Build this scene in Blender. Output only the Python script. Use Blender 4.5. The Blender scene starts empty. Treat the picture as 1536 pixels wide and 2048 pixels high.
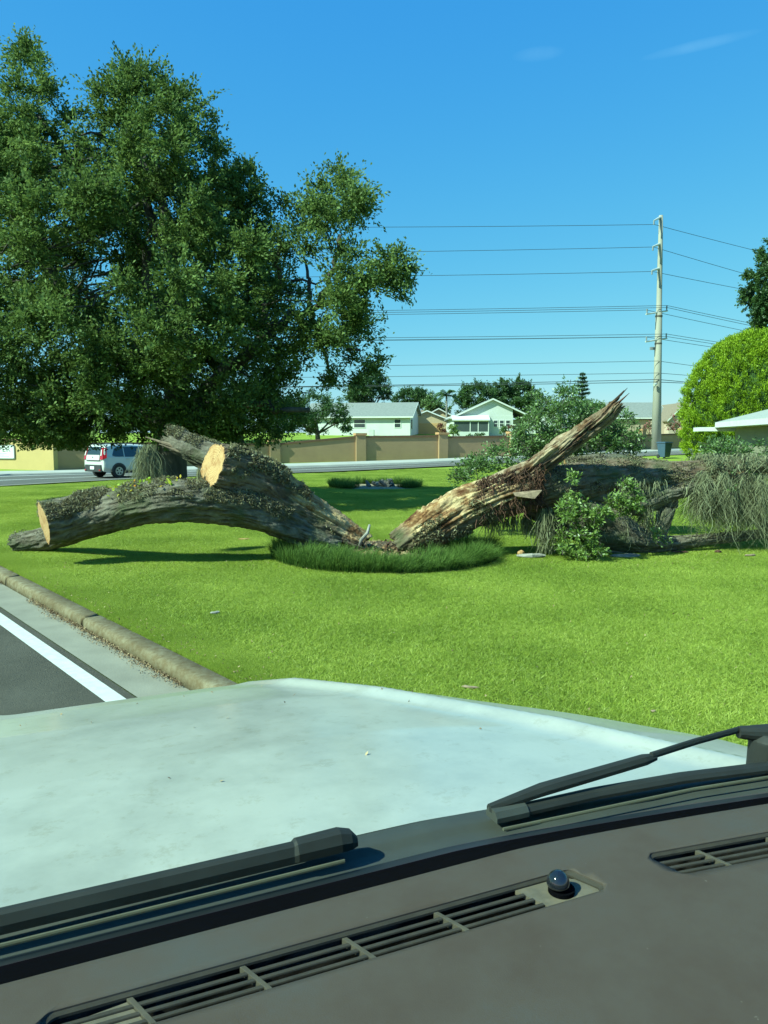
import bpy, bmesh, math, random
import numpy as np
from mathutils import Vector, Matrix
R = math.radians
C = bpy.context.scene.collection
scene = bpy.context.scene
random.seed(4); rng = np.random.default_rng(7)

# ------------------------------------------------------------------ camera, world, sun, exposure
EYE = np.array([0.0, 0.0, 1.85]); PITCH = math.atan(144 / 1500)
cam_d = bpy.data.cameras.new('camera'); cam = bpy.data.objects.new('camera', cam_d); C.objects.link(cam)
cam.location = EYE; cam.rotation_euler = (R(90) - PITCH, 0, 0)
cam_d.sensor_fit = 'VERTICAL'; cam_d.sensor_height = 36; cam_d.lens = 36 * 1500 / 2048
cam_d.clip_start = 0.05; cam_d.clip_end = 3000
scene.camera = cam

SUN_EL = 43; TRAVEL = 31            # the light travels to the right and this far away from the camera
to_sun = Vector((-math.cos(R(TRAVEL)) * math.cos(R(SUN_EL)), -math.sin(R(TRAVEL)) * math.cos(R(SUN_EL)), math.sin(R(SUN_EL))))
world = bpy.data.worlds.new('World'); scene.world = world; world.use_nodes = True
wn = world.node_tree.nodes; wl = world.node_tree.links; wn.clear()
w_out = wn.new('ShaderNodeOutputWorld'); w_bg = wn.new('ShaderNodeBackground')
sky = wn.new('ShaderNodeTexSky'); sky.sky_type = 'NISHITA'; sky.sun_disc = False
sky.sun_elevation = R(SUN_EL); sky.sun_rotation = math.atan2(to_sun.x, to_sun.y) % (2 * math.pi)
sky.air_density = 1.0; sky.dust_density = 0.35; sky.ozone_density = 2.2; sky.altitude = 0
hsv = wn.new('ShaderNodeHueSaturation'); hsv.inputs['Saturation'].default_value = 1.0
sepc = wn.new('ShaderNodeSeparateColor'); comb = wn.new('ShaderNodeCombineColor'); wl.new(sky.outputs[0], sepc.inputs[0])
for ch, (gm, k) in enumerate(((1.31, .225), (.64, .863), (.14, 2.86))):      # a clear, deep humid-summer blue
    pw = wn.new('ShaderNodeMath'); pw.operation = 'POWER'; pw.inputs[1].default_value = gm; wl.new(sepc.outputs[ch], pw.inputs[0])
    ml = wn.new('ShaderNodeMath'); ml.operation = 'MULTIPLY'; ml.inputs[1].default_value = k; wl.new(pw.outputs[0], ml.inputs[0]); wl.new(ml.outputs[0], comb.inputs[ch])
wl.new(comb.outputs[0], hsv.inputs['Color'])
# two faint pale streaks blended into the sky colour, high on the right
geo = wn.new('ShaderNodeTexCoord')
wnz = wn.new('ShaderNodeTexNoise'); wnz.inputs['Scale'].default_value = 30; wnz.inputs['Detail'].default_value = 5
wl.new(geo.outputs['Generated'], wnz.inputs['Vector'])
def sky_streak(d, axis, ln, wd, amt):
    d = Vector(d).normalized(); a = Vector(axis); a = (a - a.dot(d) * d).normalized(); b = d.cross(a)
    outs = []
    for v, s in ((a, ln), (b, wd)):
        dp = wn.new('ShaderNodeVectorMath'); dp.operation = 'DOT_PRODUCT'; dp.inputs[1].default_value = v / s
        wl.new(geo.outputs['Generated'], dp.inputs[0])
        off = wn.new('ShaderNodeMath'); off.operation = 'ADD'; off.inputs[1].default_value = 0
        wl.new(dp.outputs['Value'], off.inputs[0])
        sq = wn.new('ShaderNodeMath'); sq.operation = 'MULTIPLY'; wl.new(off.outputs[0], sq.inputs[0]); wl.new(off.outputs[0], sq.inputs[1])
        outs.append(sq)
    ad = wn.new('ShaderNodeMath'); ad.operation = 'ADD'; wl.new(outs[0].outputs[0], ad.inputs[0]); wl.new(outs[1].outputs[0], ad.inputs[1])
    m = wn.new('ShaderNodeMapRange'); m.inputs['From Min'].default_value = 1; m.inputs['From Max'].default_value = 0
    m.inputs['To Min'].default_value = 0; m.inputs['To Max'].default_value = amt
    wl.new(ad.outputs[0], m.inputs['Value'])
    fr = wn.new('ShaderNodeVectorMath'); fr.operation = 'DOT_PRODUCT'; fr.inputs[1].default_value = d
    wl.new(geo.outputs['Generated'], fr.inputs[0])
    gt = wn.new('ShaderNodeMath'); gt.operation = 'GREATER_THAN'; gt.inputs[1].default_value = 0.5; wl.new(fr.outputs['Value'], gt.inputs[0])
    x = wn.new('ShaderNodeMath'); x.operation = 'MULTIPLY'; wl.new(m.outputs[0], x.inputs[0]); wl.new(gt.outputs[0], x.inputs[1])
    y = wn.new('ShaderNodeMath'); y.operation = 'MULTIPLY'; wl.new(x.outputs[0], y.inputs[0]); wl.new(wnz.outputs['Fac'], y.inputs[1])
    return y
def view_dir(px, py):
    v = Vector(((px - 768) / 1500, 0, 0)) + Vector((0, math.sin(PITCH), math.cos(PITCH))) * ((1024 - py) / 1500) + Vector((0, math.cos(PITCH), -math.sin(PITCH)))
    return v.normalized()
w1 = sky_streak(view_dir(1400, 90), view_dir(1490, 70) - view_dir(1300, 115), 0.062, 0.006, 0.04)
w2 = sky_streak(view_dir(1076, 108), view_dir(1110, 104) - view_dir(1040, 112), 0.030, 0.008, 0.03)
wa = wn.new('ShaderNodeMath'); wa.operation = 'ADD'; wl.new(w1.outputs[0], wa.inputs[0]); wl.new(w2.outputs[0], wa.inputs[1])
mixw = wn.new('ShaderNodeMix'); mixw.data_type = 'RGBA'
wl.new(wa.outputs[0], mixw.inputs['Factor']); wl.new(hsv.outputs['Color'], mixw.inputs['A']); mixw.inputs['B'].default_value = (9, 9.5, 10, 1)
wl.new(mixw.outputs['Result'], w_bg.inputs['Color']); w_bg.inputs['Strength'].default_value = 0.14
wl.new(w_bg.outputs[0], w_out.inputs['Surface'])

sun_d = bpy.data.lights.new('sun', 'SUN'); sun_d.energy = 4.9; sun_d.angle = R(0.5); sun_d.color = (1, 0.95, 0.86)
sun = bpy.data.objects.new('sun', sun_d); C.objects.link(sun); sun.rotation_euler = to_sun.to_track_quat('Z', 'Y').to_euler()
scene.view_settings.view_transform = 'Standard'; scene.view_settings.look = 'None'
scene.view_settings.exposure = 1.0; scene.view_settings.gamma = 1; scene.view_settings.use_curve_mapping = False
scene.cycles.max_bounces = 6; scene.cycles.transparent_max_bounces = 8
scene.cycles.diffuse_bounces = 3; scene.cycles.glossy_bounces = 2; scene.cycles.transmission_bounces = 3

# ------------------------------------------------------------------ helpers
def at(px, py, Y):
    """world point that stands Y metres ahead and was measured at this place in the photograph"""
    d = np.array([(px - 768) / 1500, ((1024 - py) / 1500) * math.sin(PITCH) + math.cos(PITCH), ((1024 - py) / 1500) * math.cos(PITCH) - math.sin(PITCH)])
    return EYE + d * (Y / d[1])
KY = [-500, 43, 60, 76, 90, 95, 105, 140, 400, 2000]; KZ = [0, 0, .58, 1.0, 2.0, 2.3, 2.7, 3.3, 4, 4]
def hz(y): return np.interp(y, KY, KZ)

def tag(o, label=None, cat=None, group=None, kind=None):
    if label: o['label'] = label
    if cat: o['category'] = cat
    if group: o['group'] = group
    if kind: o['kind'] = kind
    return o
def empty(name, loc=(0, 0, 0), rz=0):
    o = bpy.data.objects.new(name, None); o.location = loc; o.rotation_euler = (0, 0, rz); o.empty_display_size = .2; C.objects.link(o); return o
def link(name, me, mat=None, parent=None, loc=None, rot=None):
    o = bpy.data.objects.new(name, me); C.objects.link(o)
    if mat is not None and not me.materials: me.materials.append(mat)
    if parent is not None: o.parent = parent
    if loc is not None: o.location = loc
    if rot is not None: o.rotation_euler = rot
    return o
def mesh_np(name, V, F, smooth=False, attrs=None):
    """F: (n,k) int array, or a list of them"""
    V = np.asarray(V, dtype=np.float32).reshape(-1, 3)
    Fs = [np.asarray(f, dtype=np.int32) for f in (F if isinstance(F, list) else [F]) if len(f)]
    me = bpy.data.meshes.new(name)
    me.vertices.add(len(V)); me.vertices.foreach_set('co', V.ravel())
    idx = np.concatenate([f.ravel() for f in Fs]); tot = np.concatenate([np.full(len(f), f.shape[1]) for f in Fs])
    st = np.concatenate([[0], np.cumsum(tot)[:-1]])
    me.loops.add(len(idx)); me.loops.foreach_set('vertex_index', idx)
    me.polygons.add(len(tot)); me.polygons.foreach_set('loop_start', st.astype(np.int32))
    try: me.polygons.foreach_set('loop_total', tot.astype(np.int32))
    except Exception: pass
    if smooth: me.polygons.foreach_set('use_smooth', np.ones(len(tot), dtype=bool))
    for k, (dom, vals) in (attrs or {}).items():
        a = me.attributes.new(k, 'FLOAT', dom); a.data.foreach_set('value', np.asarray(vals, dtype=np.float32).ravel())
    me.update(calc_edges=True); me.validate()
    return me
class MB:
    """collects simple solids; build() links them as one mesh object"""
    def __init__(s): s.V = []; s.F = []
    def add(s, V, F):
        b = len(s.V); s.V += [tuple(v) for v in V]; s.F += [tuple(i + b for i in f) for f in F]
    def box(s, x0, x1, y0, y1, z0, z1):
        s.add([(x, y, z) for z in (z0, z1) for y in (y0, y1) for x in (x0, x1)],
              [(0, 2, 3, 1), (4, 5, 7, 6), (0, 1, 5, 4), (2, 6, 7, 3), (0, 4, 6, 2), (1, 3, 7, 5)])
    def hexa(s, bot, top):
        s.add(list(bot) + list(top), [(3, 2, 1, 0), (4, 5, 6, 7), (0, 1, 5, 4), (1, 2, 6, 5), (2, 3, 7, 6), (3, 0, 4, 7)])
    def prism(s, poly, axis_vec):
        """extrude a polygon along a vector"""
        n = len(poly); a = Vector(axis_vec)
        s.add([tuple(p) for p in poly] + [tuple(Vector(p) + a) for p in poly],
              [tuple(range(n))[::-1], tuple(range(n, 2 * n))] + [(i, (i + 1) % n, n + (i + 1) % n, n + i) for i in range(n)])
    def tube(s, pts, rad, n=8, cap=True):
        pts = [Vector(p) for p in pts]; rad = rad if hasattr(rad, '__len__') else [rad] * len(pts)
        rings = []
        prev = None
        for i, p in enumerate(pts):
            t = (pts[min(i + 1, len(pts) - 1)] - pts[max(i - 1, 0)]).normalized()
            u = prev if prev is not None else (Vector((0, 0, 1)) if abs(t.z) < .9 else Vector((1, 0, 0)))
            u = (u - u.dot(t) * t).normalized(); prev = u; v = t.cross(u)
            rings.append([p + (u * math.cos(2 * math.pi * k / n) + v * math.sin(2 * math.pi * k / n)) * rad[i] for k in range(n)])
        V = [tuple(q) for r in rings for q in r]; F = []
        for i in range(len(pts) - 1):
            for k in range(n):
                F.append((i * n + k, i * n + (k + 1) % n, (i + 1) * n + (k + 1) % n, (i + 1) * n + k))
        if cap: F += [tuple(range(n))[::-1], tuple((len(pts) - 1) * n + k for k in range(n))]
        s.add(V, F)
    def build(s, name, mat, parent=None, smooth=False, bevel=0, **kw):
        me = bpy.data.meshes.new(name); me.from_pydata(s.V, [], s.F)
        bm = bmesh.new(); bm.from_mesh(me); bmesh.ops.recalc_face_normals(bm, faces=bm.faces)
        if bevel: bmesh.ops.bevel(bm, geom=bm.edges[:], offset=bevel, segments=2, affect='EDGES', profile=.7)
        bm.to_mesh(me); bm.free()
        if smooth: me.polygons.foreach_set('use_smooth', [True] * len(me.polygons))
        return link(name, me, mat, parent, **kw)

# numpy value noise
def _h(ix, iy, iz, seed):
    n = (ix * 374761393 + iy * 668265263 + iz * 2147483647 + seed * 974634777) & 0xFFFFFFFF
    n = ((n ^ (n >> 13)) * 1274126177) & 0xFFFFFFFF
    n = (n ^ (n >> 16)) & 0xFFFFFFFF
    return n.astype(np.float64) / 4294967295.0
def noise3(P, seed=0):
    P = np.asarray(P, dtype=np.float64); I = np.floor(P).astype(np.int64); f = P - I; f = f * f * (3 - 2 * f)
    out = 0
    for dx in (0, 1):
        for dy in (0, 1):
            for dz in (0, 1):
                w = (f[..., 0] if dx else 1 - f[..., 0]) * (f[..., 1] if dy else 1 - f[..., 1]) * (f[..., 2] if dz else 1 - f[..., 2])
                out = out + w * _h(I[..., 0] + dx, I[..., 1] + dy, I[..., 2] + dz, seed)
    return out
def fbm(P, o=4, seed=0):
    s = 0; a = .5
    for k in range(o): s = s + a * noise3(np.asarray(P) * 2 ** k, seed + k); a *= .5
    return s
def catmull(P, n):
    P = np.asarray(P, dtype=float); Q = np.vstack([2 * P[0] - P[1], P, 2 * P[-1] - P[-2]])
    m = len(P) - 1; out = []
    for t in np.linspace(0, m, n):
        i = min(int(t), m - 1); u = t - i; a, b, c, d = Q[i:i + 4]
        out.append(.5 * ((2 * b) + (-a + c) * u + (2 * a - 5 * b + 4 * c - d) * u * u + (-a + 3 * b - 3 * c + d) * u ** 3))
    return np.array(out)

# ------------------------------------------------------------------ materials
def new_mat(name):
    m = bpy.data.materials.new(name); m.use_nodes = True; nt = m.node_tree
    b = nt.nodes['Principled BSDF']; return m, nt, b
def N(nt, typ, **kw):
    n = nt.nodes.new(typ)
    for k, v in kw.items(): setattr(n, k, v)
    return n
def ramp(nt, fac, stops):
    r = N(nt, 'ShaderNodeValToRGB'); e = r.color_ramp.elements
    while len(e) < len(stops): e.new(.5)
    for i, (p, c) in enumerate(stops): e[i].position = p; e[i].color = (*c, 1)
    nt.links.new(fac, r.inputs[0]); return r.outputs[0]
def noise_n(nt, scale, detail=4, rough=.6, vec=None, stretch=None, coord='Object'):
    tc = N(nt, 'ShaderNodeTexCoord'); src = tc.outputs[coord]
    if coord == 'World':
        pass
    if stretch is not None:
        mp = N(nt, 'ShaderNodeMapping'); mp.inputs['Scale'].default_value = stretch; nt.links.new(src, mp.inputs[0]); src = mp.outputs[0]
    n = N(nt, 'ShaderNodeTexNoise'); n.inputs['Scale'].default_value = scale; n.inputs['Detail'].default_value = detail; n.inputs['Roughness'].default_value = rough
    nt.links.new(vec if vec is not None else src, n.inputs['Vector']); return n.outputs['Fac']
def bump(nt, b, h, strength, dist=.02):
    n = N(nt, 'ShaderNodeBump'); n.inputs['Strength'].default_value = strength; n.inputs['Distance'].default_value = dist
    nt.links.new(h, n.inputs['Height']); nt.links.new(n.outputs[0], b.inputs['Normal']); return n
def simple(name, c0, c1=None, scale=6, rough=.8, bmp=0, bscale=None, bdist=.01, metallic=0, spec=.5, stretch=None, coat=0):
    m, nt, b = new_mat(name); c1 = c1 or tuple(x * .8 for x in c0)
    f = noise_n(nt, scale, stretch=stretch)
    nt.links.new(ramp(nt, f, [(.3, c0), (.7, c1)]), b.inputs['Base Color'])
    b.inputs['Roughness'].default_value = rough; b.inputs['Metallic'].default_value = metallic; b.inputs['Specular IOR Level'].default_value = spec
    if coat: b.inputs['Coat Weight'].default_value = coat; b.inputs['Coat Roughness'].default_value = .08
    if bmp: bump(nt, b, noise_n(nt, bscale or scale * 6, 5, stretch=stretch), bmp, bdist)
    return m
def leaf_mat(name, stops, trans=.35, gloss=.08, grough=.35, world_scale=None):
    m = bpy.data.materials.new(name); m.use_nodes = True; nt = m.node_tree; nt.nodes.clear()
    out = N(nt, 'ShaderNodeOutputMaterial'); at_ = N(nt, 'ShaderNodeAttribute', attribute_name='tint')
    fac = at_.outputs['Fac']
    if world_scale:
        g = N(nt, 'ShaderNodeNewGeometry'); n = N(nt, 'ShaderNodeTexNoise'); n.inputs['Scale'].default_value = world_scale; n.inputs['Detail'].default_value = 3
        nt.links.new(g.outputs['Position'], n.inputs['Vector'])
        mr = N(nt, 'ShaderNodeMapRange'); mr.inputs['From Min'].default_value = .3; mr.inputs['From Max'].default_value = .7; mr.inputs['To Min'].default_value = -.2; mr.inputs['To Max'].default_value = .2
        nt.links.new(n.outputs['Fac'], mr.inputs['Value'])
        ad = N(nt, 'ShaderNodeMath', operation='ADD'); nt.links.new(fac, ad.inputs[0]); nt.links.new(mr.outputs[0], ad.inputs[1]); fac = ad.outputs[0]
    col = ramp(nt, fac, stops)
    d = N(nt, 'ShaderNodeBsdfDiffuse'); t = N(nt, 'ShaderNodeBsdfTranslucent'); g = N(nt, 'ShaderNodeBsdfGlossy'); g.inputs['Roughness'].default_value = grough
    nt.links.new(col, d.inputs[0]); 
    hs = N(nt, 'ShaderNodeHueSaturation'); hs.inputs['Hue'].default_value = .485; hs.inputs['Value'].default_value = 1.3; nt.links.new(col, hs.inputs['Color']); nt.links.new(hs.outputs[0], t.inputs[0])
    m1 = N(nt, 'ShaderNodeMixShader'); m1.inputs[0].default_value = trans; nt.links.new(d.outputs[0], m1.inputs[1]); nt.links.new(t.outputs[0], m1.inputs[2])
    m2 = N(nt, 'ShaderNodeMixShader'); m2.inputs[0].default_value = gloss; nt.links.new(m1.outputs[0], m2.inputs[1]); nt.links.new(g.outputs[0], m2.inputs[2])
    nt.links.new(m2.outputs[0], out.inputs['Surface']); return m

M = {}
M['oak_leaf'] = leaf_mat('oak_leaf', [(0, (.034, .062, .016)), (.5, (.092, .150, .036)), (1, (.22, .31, .09))], .36, .015, .6)
M['sprout_leaf'] = leaf_mat('sprout_leaf', [(0, (.05, .10, .016)), (.5, (.14, .23, .04)), (1, (.32, .42, .12))], .35, .05, .45)
M['shrub_leaf'] = leaf_mat('shrub_leaf', [(0, (.04, .085, .02)), (.5, (.09, .165, .04)), (1, (.19, .28, .09))], .3, .05, .45)
M['dome_leaf'] = leaf_mat('dome_leaf', [(0, (.045, .09, .006)), (.5, (.14, .24, .010)), (1, (.30, .42, .025))], .3, .02, .5)
M['far_leaf'] = leaf_mat('far_leaf', [(0, (.022, .055, .018)), (.5, (.045, .10, .03)), (1, (.09, .16, .04))], .3, .03, .5)
M['palm_leaf'] = leaf_mat('palm_leaf', [(0, (.04, .09, .03)), (1, (.12, .22, .08))], .35, .06, .4)
M['pine_leaf'] = leaf_mat('pine_leaf', [(0, (.012, .04, .02)), (1, (.04, .09, .035))], .2, .03, .5)
M['pink_leaf'] = leaf_mat('pink_leaf', [(0, (.08, .12, .04)), (.55, (.14, .17, .07)), (.65, (.5, .12, .16)), (1, (.6, .2, .22))], .3, .02, .5)
M['red_leaf'] = leaf_mat('red_leaf', [(0, (.06, .02, .015)), (1, (.22, .08, .05))], .3, .02, .5)
M['fern'] = leaf_mat('fern', [(0, (.06, .05, .03)), (.4, (.19, .16, .09)), (.75, (.26, .24, .12)), (1, (.42, .40, .28))], .25, .03, .6)
M['spanish_moss'] = leaf_mat('spanish_moss', [(0, (.10, .10, .055)), (1, (.35, .355, .22))], .3, .0, .6)
M['grass'] = leaf_mat('grass', [(0, (.12, .185, .024)), (.5, (.29, .375, .050)), (1, (.50, .56, .125))], .40, .02, .45, world_scale=.6)
M['liriope'] = leaf_mat('liriope', [(0, (.018, .045, .010)), (.5, (.060, .125, .020)), (1, (.19, .29, .065))], .35, .012, .6)
M['litter'] = leaf_mat('litter', [(0, (.09, .05, .03)), (.5, (.25, .16, .09)), (1, (.45, .34, .2))], .1, .02, .6)
M['yellow_leaf'] = leaf_mat('yellow_leaf', [(0, (.25, .45, .04)), (.6, (.5, .55, .05)), (1, (.7, .25, .05))], .4, .02, .6)

# bark that turns to torn wood where the mesh says the trunk has split
def bark_mat(name, dark, mid, light, wood1=(.50, .33, .15), wood2=(.16, .06, .03), moss=(.055, .075, .03)):
    m, nt, b = new_mat(name)
    aw = N(nt, 'ShaderNodeAttribute', attribute_name='wood').outputs['Fac']
    ar = N(nt, 'ShaderNodeAttribute', attribute_name='relief').outputs['Fac']
    am = N(nt, 'ShaderNodeAttribute', attribute_name='along'); sv = am.outputs['Vector']
    n1 = noise_n(nt, 1, 6, .65, vec=sv)
    n2 = noise_n(nt, 9, 5, .7)
    n3 = noise_n(nt, 2.2, 4, .6)
    ad = N(nt, 'ShaderNodeMath', operation='ADD'); nt.links.new(ar, ad.inputs[0]); nt.links.new(n2, ad.inputs[1])
    hf = N(nt, 'ShaderNodeMath', operation='MULTIPLY'); nt.links.new(ad.outputs[0], hf.inputs[0]); hf.inputs[1].default_value = .5
    bark = ramp(nt, hf.outputs[0], [(.25, dark), (.5, mid), (.75, light)])
    mm = ramp(nt, n3, [(.48, (0, 0, 0)), (.66, (.8, .8, .8))])
    mx = N(nt, 'ShaderNodeMix', data_type='RGBA'); nt.links.new(mm, mx.inputs['Factor']); nt.links.new(bark, mx.inputs['A']); mx.inputs['B'].default_value = (*moss, 1)
    wood = ramp(nt, n1, [(.28, wood2), (.47, tuple(.5 * (a + c) for a, c in zip(wood1, wood2))), (.6, wood1), (.85, tuple(min(1, a * 1.35) for a in wood1))])
    n4 = noise_n(nt, 6.5, 5, .7); na_ = N(nt, 'ShaderNodeMath', operation='ADD'); nt.links.new(n3, na_.inputs[0]); nt.links.new(n4, na_.inputs[1]); nb2 = N(nt, 'ShaderNodeMath', operation='MULTIPLY'); nt.links.new(na_.outputs[0], nb2.inputs[0]); nb2.inputs[1].default_value = .5
    tone = ramp(nt, nb2.outputs[0], [(.38, (.24, .13, .09)), (.46, (.62, .46, .36)), (.52, (1.1, 1.08, 1.0))])
    wm = N(nt, 'ShaderNodeMix', data_type='RGBA', blend_type='MULTIPLY'); wm.inputs['Factor'].default_value = 1; nt.links.new(wood, wm.inputs['A']); nt.links.new(tone, wm.inputs['B'])
    mw = N(nt, 'ShaderNodeMix', data_type='RGBA'); nt.links.new(aw, mw.inputs['Factor']); nt.links.new(mx.outputs['Result'], mw.inputs['A']); nt.links.new(wm.outputs['Result'], mw.inputs['B'])
    nt.links.new(mw.outputs['Result'], b.inputs['Base Color']); b.inputs['Roughness'].default_value = .92; b.inputs['Specular IOR Level'].default_value = .2
    b1 = N(nt, 'ShaderNodeMath', operation='ADD'); nt.links.new(n1, b1.inputs[0]); nt.links.new(noise_n(nt, 28, 4), b1.inputs[1])
    bump(nt, b, b1.outputs[0], .9, .02)
    return m
M['bark'] = bark_mat('bark', (.028, .022, .016), (.10, .08, .058), (.22, .19, .15))
M['torn_bark'] = bark_mat('torn_bark', (.03, .018, .012), (.11, .07, .045), (.24, .18, .13), wood1=(.56, .42, .25), wood2=(.13, .065, .042))
M['weathered'] = bark_mat('weathered_wood', (.03, .018, .012), (.11, .07, .045), (.24, .18, .13), wood1=(.36, .28, .20), wood2=(.085, .045, .032), moss=(.07, .05, .035))
M['oak_bark'] = simple('oak_bark', (.10, .085, .07), (.035, .03, .024), 6, .9, .8, 24, .02, stretch=(1, 1, .3))
M['rot'] = simple('rotten_wood', (.14, .06, .035), (.04, .018, .012), 9, .95, .8, 40, .02)
M['splinter'] = simple('splinter_wood', (.34, .24, .16), (.14, .09, .06), 14, .85, .6, 60, .01)

def cut_mat():
    m, nt, b = new_mat('sawn_wood'); tc = N(nt, 'ShaderNodeTexCoord')
    sep = N(nt, 'ShaderNodeSeparateXYZ'); nt.links.new(tc.outputs['Object'], sep.inputs[0])
    cb = N(nt, 'ShaderNodeCombineXYZ'); nt.links.new(sep.outputs[0], cb.inputs[0]); nt.links.new(sep.outputs[1], cb.inputs[1])
    ln = N(nt, 'ShaderNodeVectorMath', operation='LENGTH'); nt.links.new(cb.outputs[0], ln.inputs[0])
    nz = noise_n(nt, 4, 3); s1 = N(nt, 'ShaderNodeMath', operation='MULTIPLY_ADD'); nt.links.new(nz, s1.inputs[0]); s1.inputs[1].default_value = .14; nt.links.new(ln.outputs['Value'], s1.inputs[2])
    s2 = N(nt, 'ShaderNodeMath', operation='MULTIPLY'); nt.links.new(s1.outputs[0], s2.inputs[0]); s2.inputs[1].default_value = 170
    s3 = N(nt, 'ShaderNodeMath', operation='SINE'); nt.links.new(s2.outputs[0], s3.inputs[0])
    s4 = N(nt, 'ShaderNodeMapRange'); s4.inputs['From Min'].default_value = -1; nt.links.new(s3.outputs[0], s4.inputs['Value'])
    rings = ramp(nt, s4.outputs[0], [(0, (.40, .235, .10)), (1, (.52, .325, .15))])
    blot = ramp(nt, noise_n(nt, 5, 5, .7), [(.35, (.62, .42, .28)), (.55, (1, 1, 1)), (.8, (1.0, .82, .62))])
    mx = N(nt, 'ShaderNodeMix', data_type='RGBA', blend_type='MULTIPLY'); mx.inputs['Factor'].default_value = .9
    nt.links.new(rings, mx.inputs['A']); nt.links.new(blot, mx.inputs['B']); nt.links.new(mx.outputs['Result'], b.inputs['Base Color'])
    b.inputs['Roughness'].default_value = .85; bump(nt, b, noise_n(nt, 40, 4), .4, .006); return m
M['sawn'] = cut_mat()

def ground_mat(name, a, b_, c, s1=1.2, s2=30):
    m, nt, b = new_mat(name); f = noise_n(nt, s1, 6, .6); g = noise_n(nt, s2, 5, .8)
    ad = N(nt, 'ShaderNodeMath', operation='ADD'); nt.links.new(f, ad.inputs[0]); nt.links.new(g, ad.inputs[1])
    h = N(nt, 'ShaderNodeMath', operation='MULTIPLY'); nt.links.new(ad.outputs[0], h.inputs[0]); h.inputs[1].default_value = .5
    nt.links.new(ramp(nt, h.outputs[0], [(.35, a), (.5, b_), (.65, c)]), b.inputs['Base Color']); b.inputs['Roughness'].default_value = .95
    b.inputs['Specular IOR Level'].default_value = .1
    bump(nt, b, g, .7, .03); return m
M['lawn'] = ground_mat('lawn_soil', (.14, .19, .028), (.22, .30, .040), (.29, .37, .055), .35, 22)
M['far_ground'] = ground_mat('far_ground', (.06, .10, .02), (.09, .15, .03), (.12, .19, .04), .05, 3)
M['asphalt'] = ground_mat('asphalt', (.080, .074, .062), (.100, .092, .076), (.125, .115, .096), 1.5, 120)
M['far_asphalt'] = ground_mat('worn_asphalt', (.10, .098, .09), (.125, .12, .11), (.155, .15, .14), .6, 40)
M['mulch'] = ground_mat('mulch', (.05, .035, .022), (.12, .085, .06), (.22, .17, .12), 3, 60)
M['sand'] = ground_mat('sandy_soil', (.20, .16, .10), (.28, .23, .15), (.34, .28, .19), 2, 40)

def kerb_mat():
    m, nt, b = new_mat('kerb_concrete')
    f = noise_n(nt, 1.1, 6, .7); g = noise_n(nt, 70, 4, .8); s = noise_n(nt, 14, 6, .8)
    c = ramp(nt, f, [(.32, (.13, .105, .065)), (.5, (.19, .16, .105)), (.68, (.28, .25, .18))])
    st = ramp(nt, s, [(.40, (.62, .50, .38)), (.60, (1, 1, 1))])
    mx = N(nt, 'ShaderNodeMix', data_type='RGBA', blend_type='MULTIPLY'); mx.inputs['Factor'].default_value = .75
    nt.links.new(c, mx.inputs['A']); nt.links.new(st, mx.inputs['B']); nt.links.new(mx.outputs['Result'], b.inputs['Base Color'])
    b.inputs['Roughness'].default_value = .95; b.inputs['Specular IOR Level'].default_value = .1; bump(nt, b, g, .25, .003); return m
M['kerb'] = kerb_mat()
M['concrete'] = simple('concrete', (.25, .23, .185), (.19, .175, .14), 2.5, .9, .4, 60, .006)
M['pale_concrete'] = simple('pale_concrete', (.42, .41, .37), (.33, .32, .29), .8, .9, .2, 20, .01)
M['road_paint'] = simple('road_paint', (.58, .57, .54), (.46, .45, .43), 14, .7, .3, 90, .003)
M['stucco'] = simple('tan_stucco', (.41, .26, .145), (.36, .225, .13), 1.2, .9, .5, 60, .01)
M['stucco_y'] = simple('yellow_stucco', (.60, .42, .18), (.54, .38, .165), 1.2, .9, .5, 60, .01)
M['tc'] = simple('terracotta_cap', (.5, .27, .13), (.42, .22, .11), 3)
M['cap'] = simple('brown_wall_cap', (.20, .10, .055), (.14, .075, .045), 3, .85, .3, 30, .01)
M['pole'] = simple('pole_concrete', (.36, .335, .28), (.26, .245, .21), .8, .85, .3, 30, .01, stretch=(1, 1, .2))
M['galv'] = simple('galvanised_steel', (.62, .64, .62), (.5, .52, .5), 3, .5, metallic=.3)
M['cable'] = simple('dark_cable', (.035, .045, .05), (.03, .035, .04), 3, .6)
M['insul'] = simple('grey_insulator', (.25, .27, .28), (.2, .2, .2), 3, .4)
M['white_wall'] = simple('white_siding', (.58, .59, .58), (.53, .54, .53), .7, .8)
M['cream_wall'] = simple('cream_stucco', (.52, .38, .24), (.47, .345, .22), .7, .85)
M['garage'] = simple('ochre_garage_door', (.55, .32, .14), (.50, .30, .13), .7, .8)
M['pink_wall'] = simple('pale_pink_stucco', (.50, .38, .31), (.45, .34, .28), .7, .85)
M['beige_wall'] = simple('beige_stucco', (.40, .32, .23), (.36, .29, .21), .7, .85)
M['olive_wall'] = simple('olive_block', (.26, .25, .17), (.22, .21, .145), 1.5, .85)
M['roof_grey'] = simple('grey_shingle', (.23, .24, .23), (.17, .18, .17), 4, .9, .5, 25, .02)
M['roof_green'] = simple('pale_green_shingle', (.34, .35, .32), (.28, .29, .27), 4, .9, .5, 25, .02)
M['roof_brown'] = simple('brown_shingle', (.24, .18, .13), (.18, .14, .10), 4, .9, .5, 25, .02)
M['trim'] = simple('white_trim', (.66, .66, .64), (.60, .60, .58), 2, .6)
M['shade_and_band'] = simple('eave_shade_and_band', (.10, .085, .07), (.08, .07, .06), 2, .7)  # painted eave shade on the beige house, and the pole's dark bands
M['pane'] = simple('window_pane', (.035, .045, .05), (.05, .06, .065), 1, .12, spec=.8)
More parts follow.
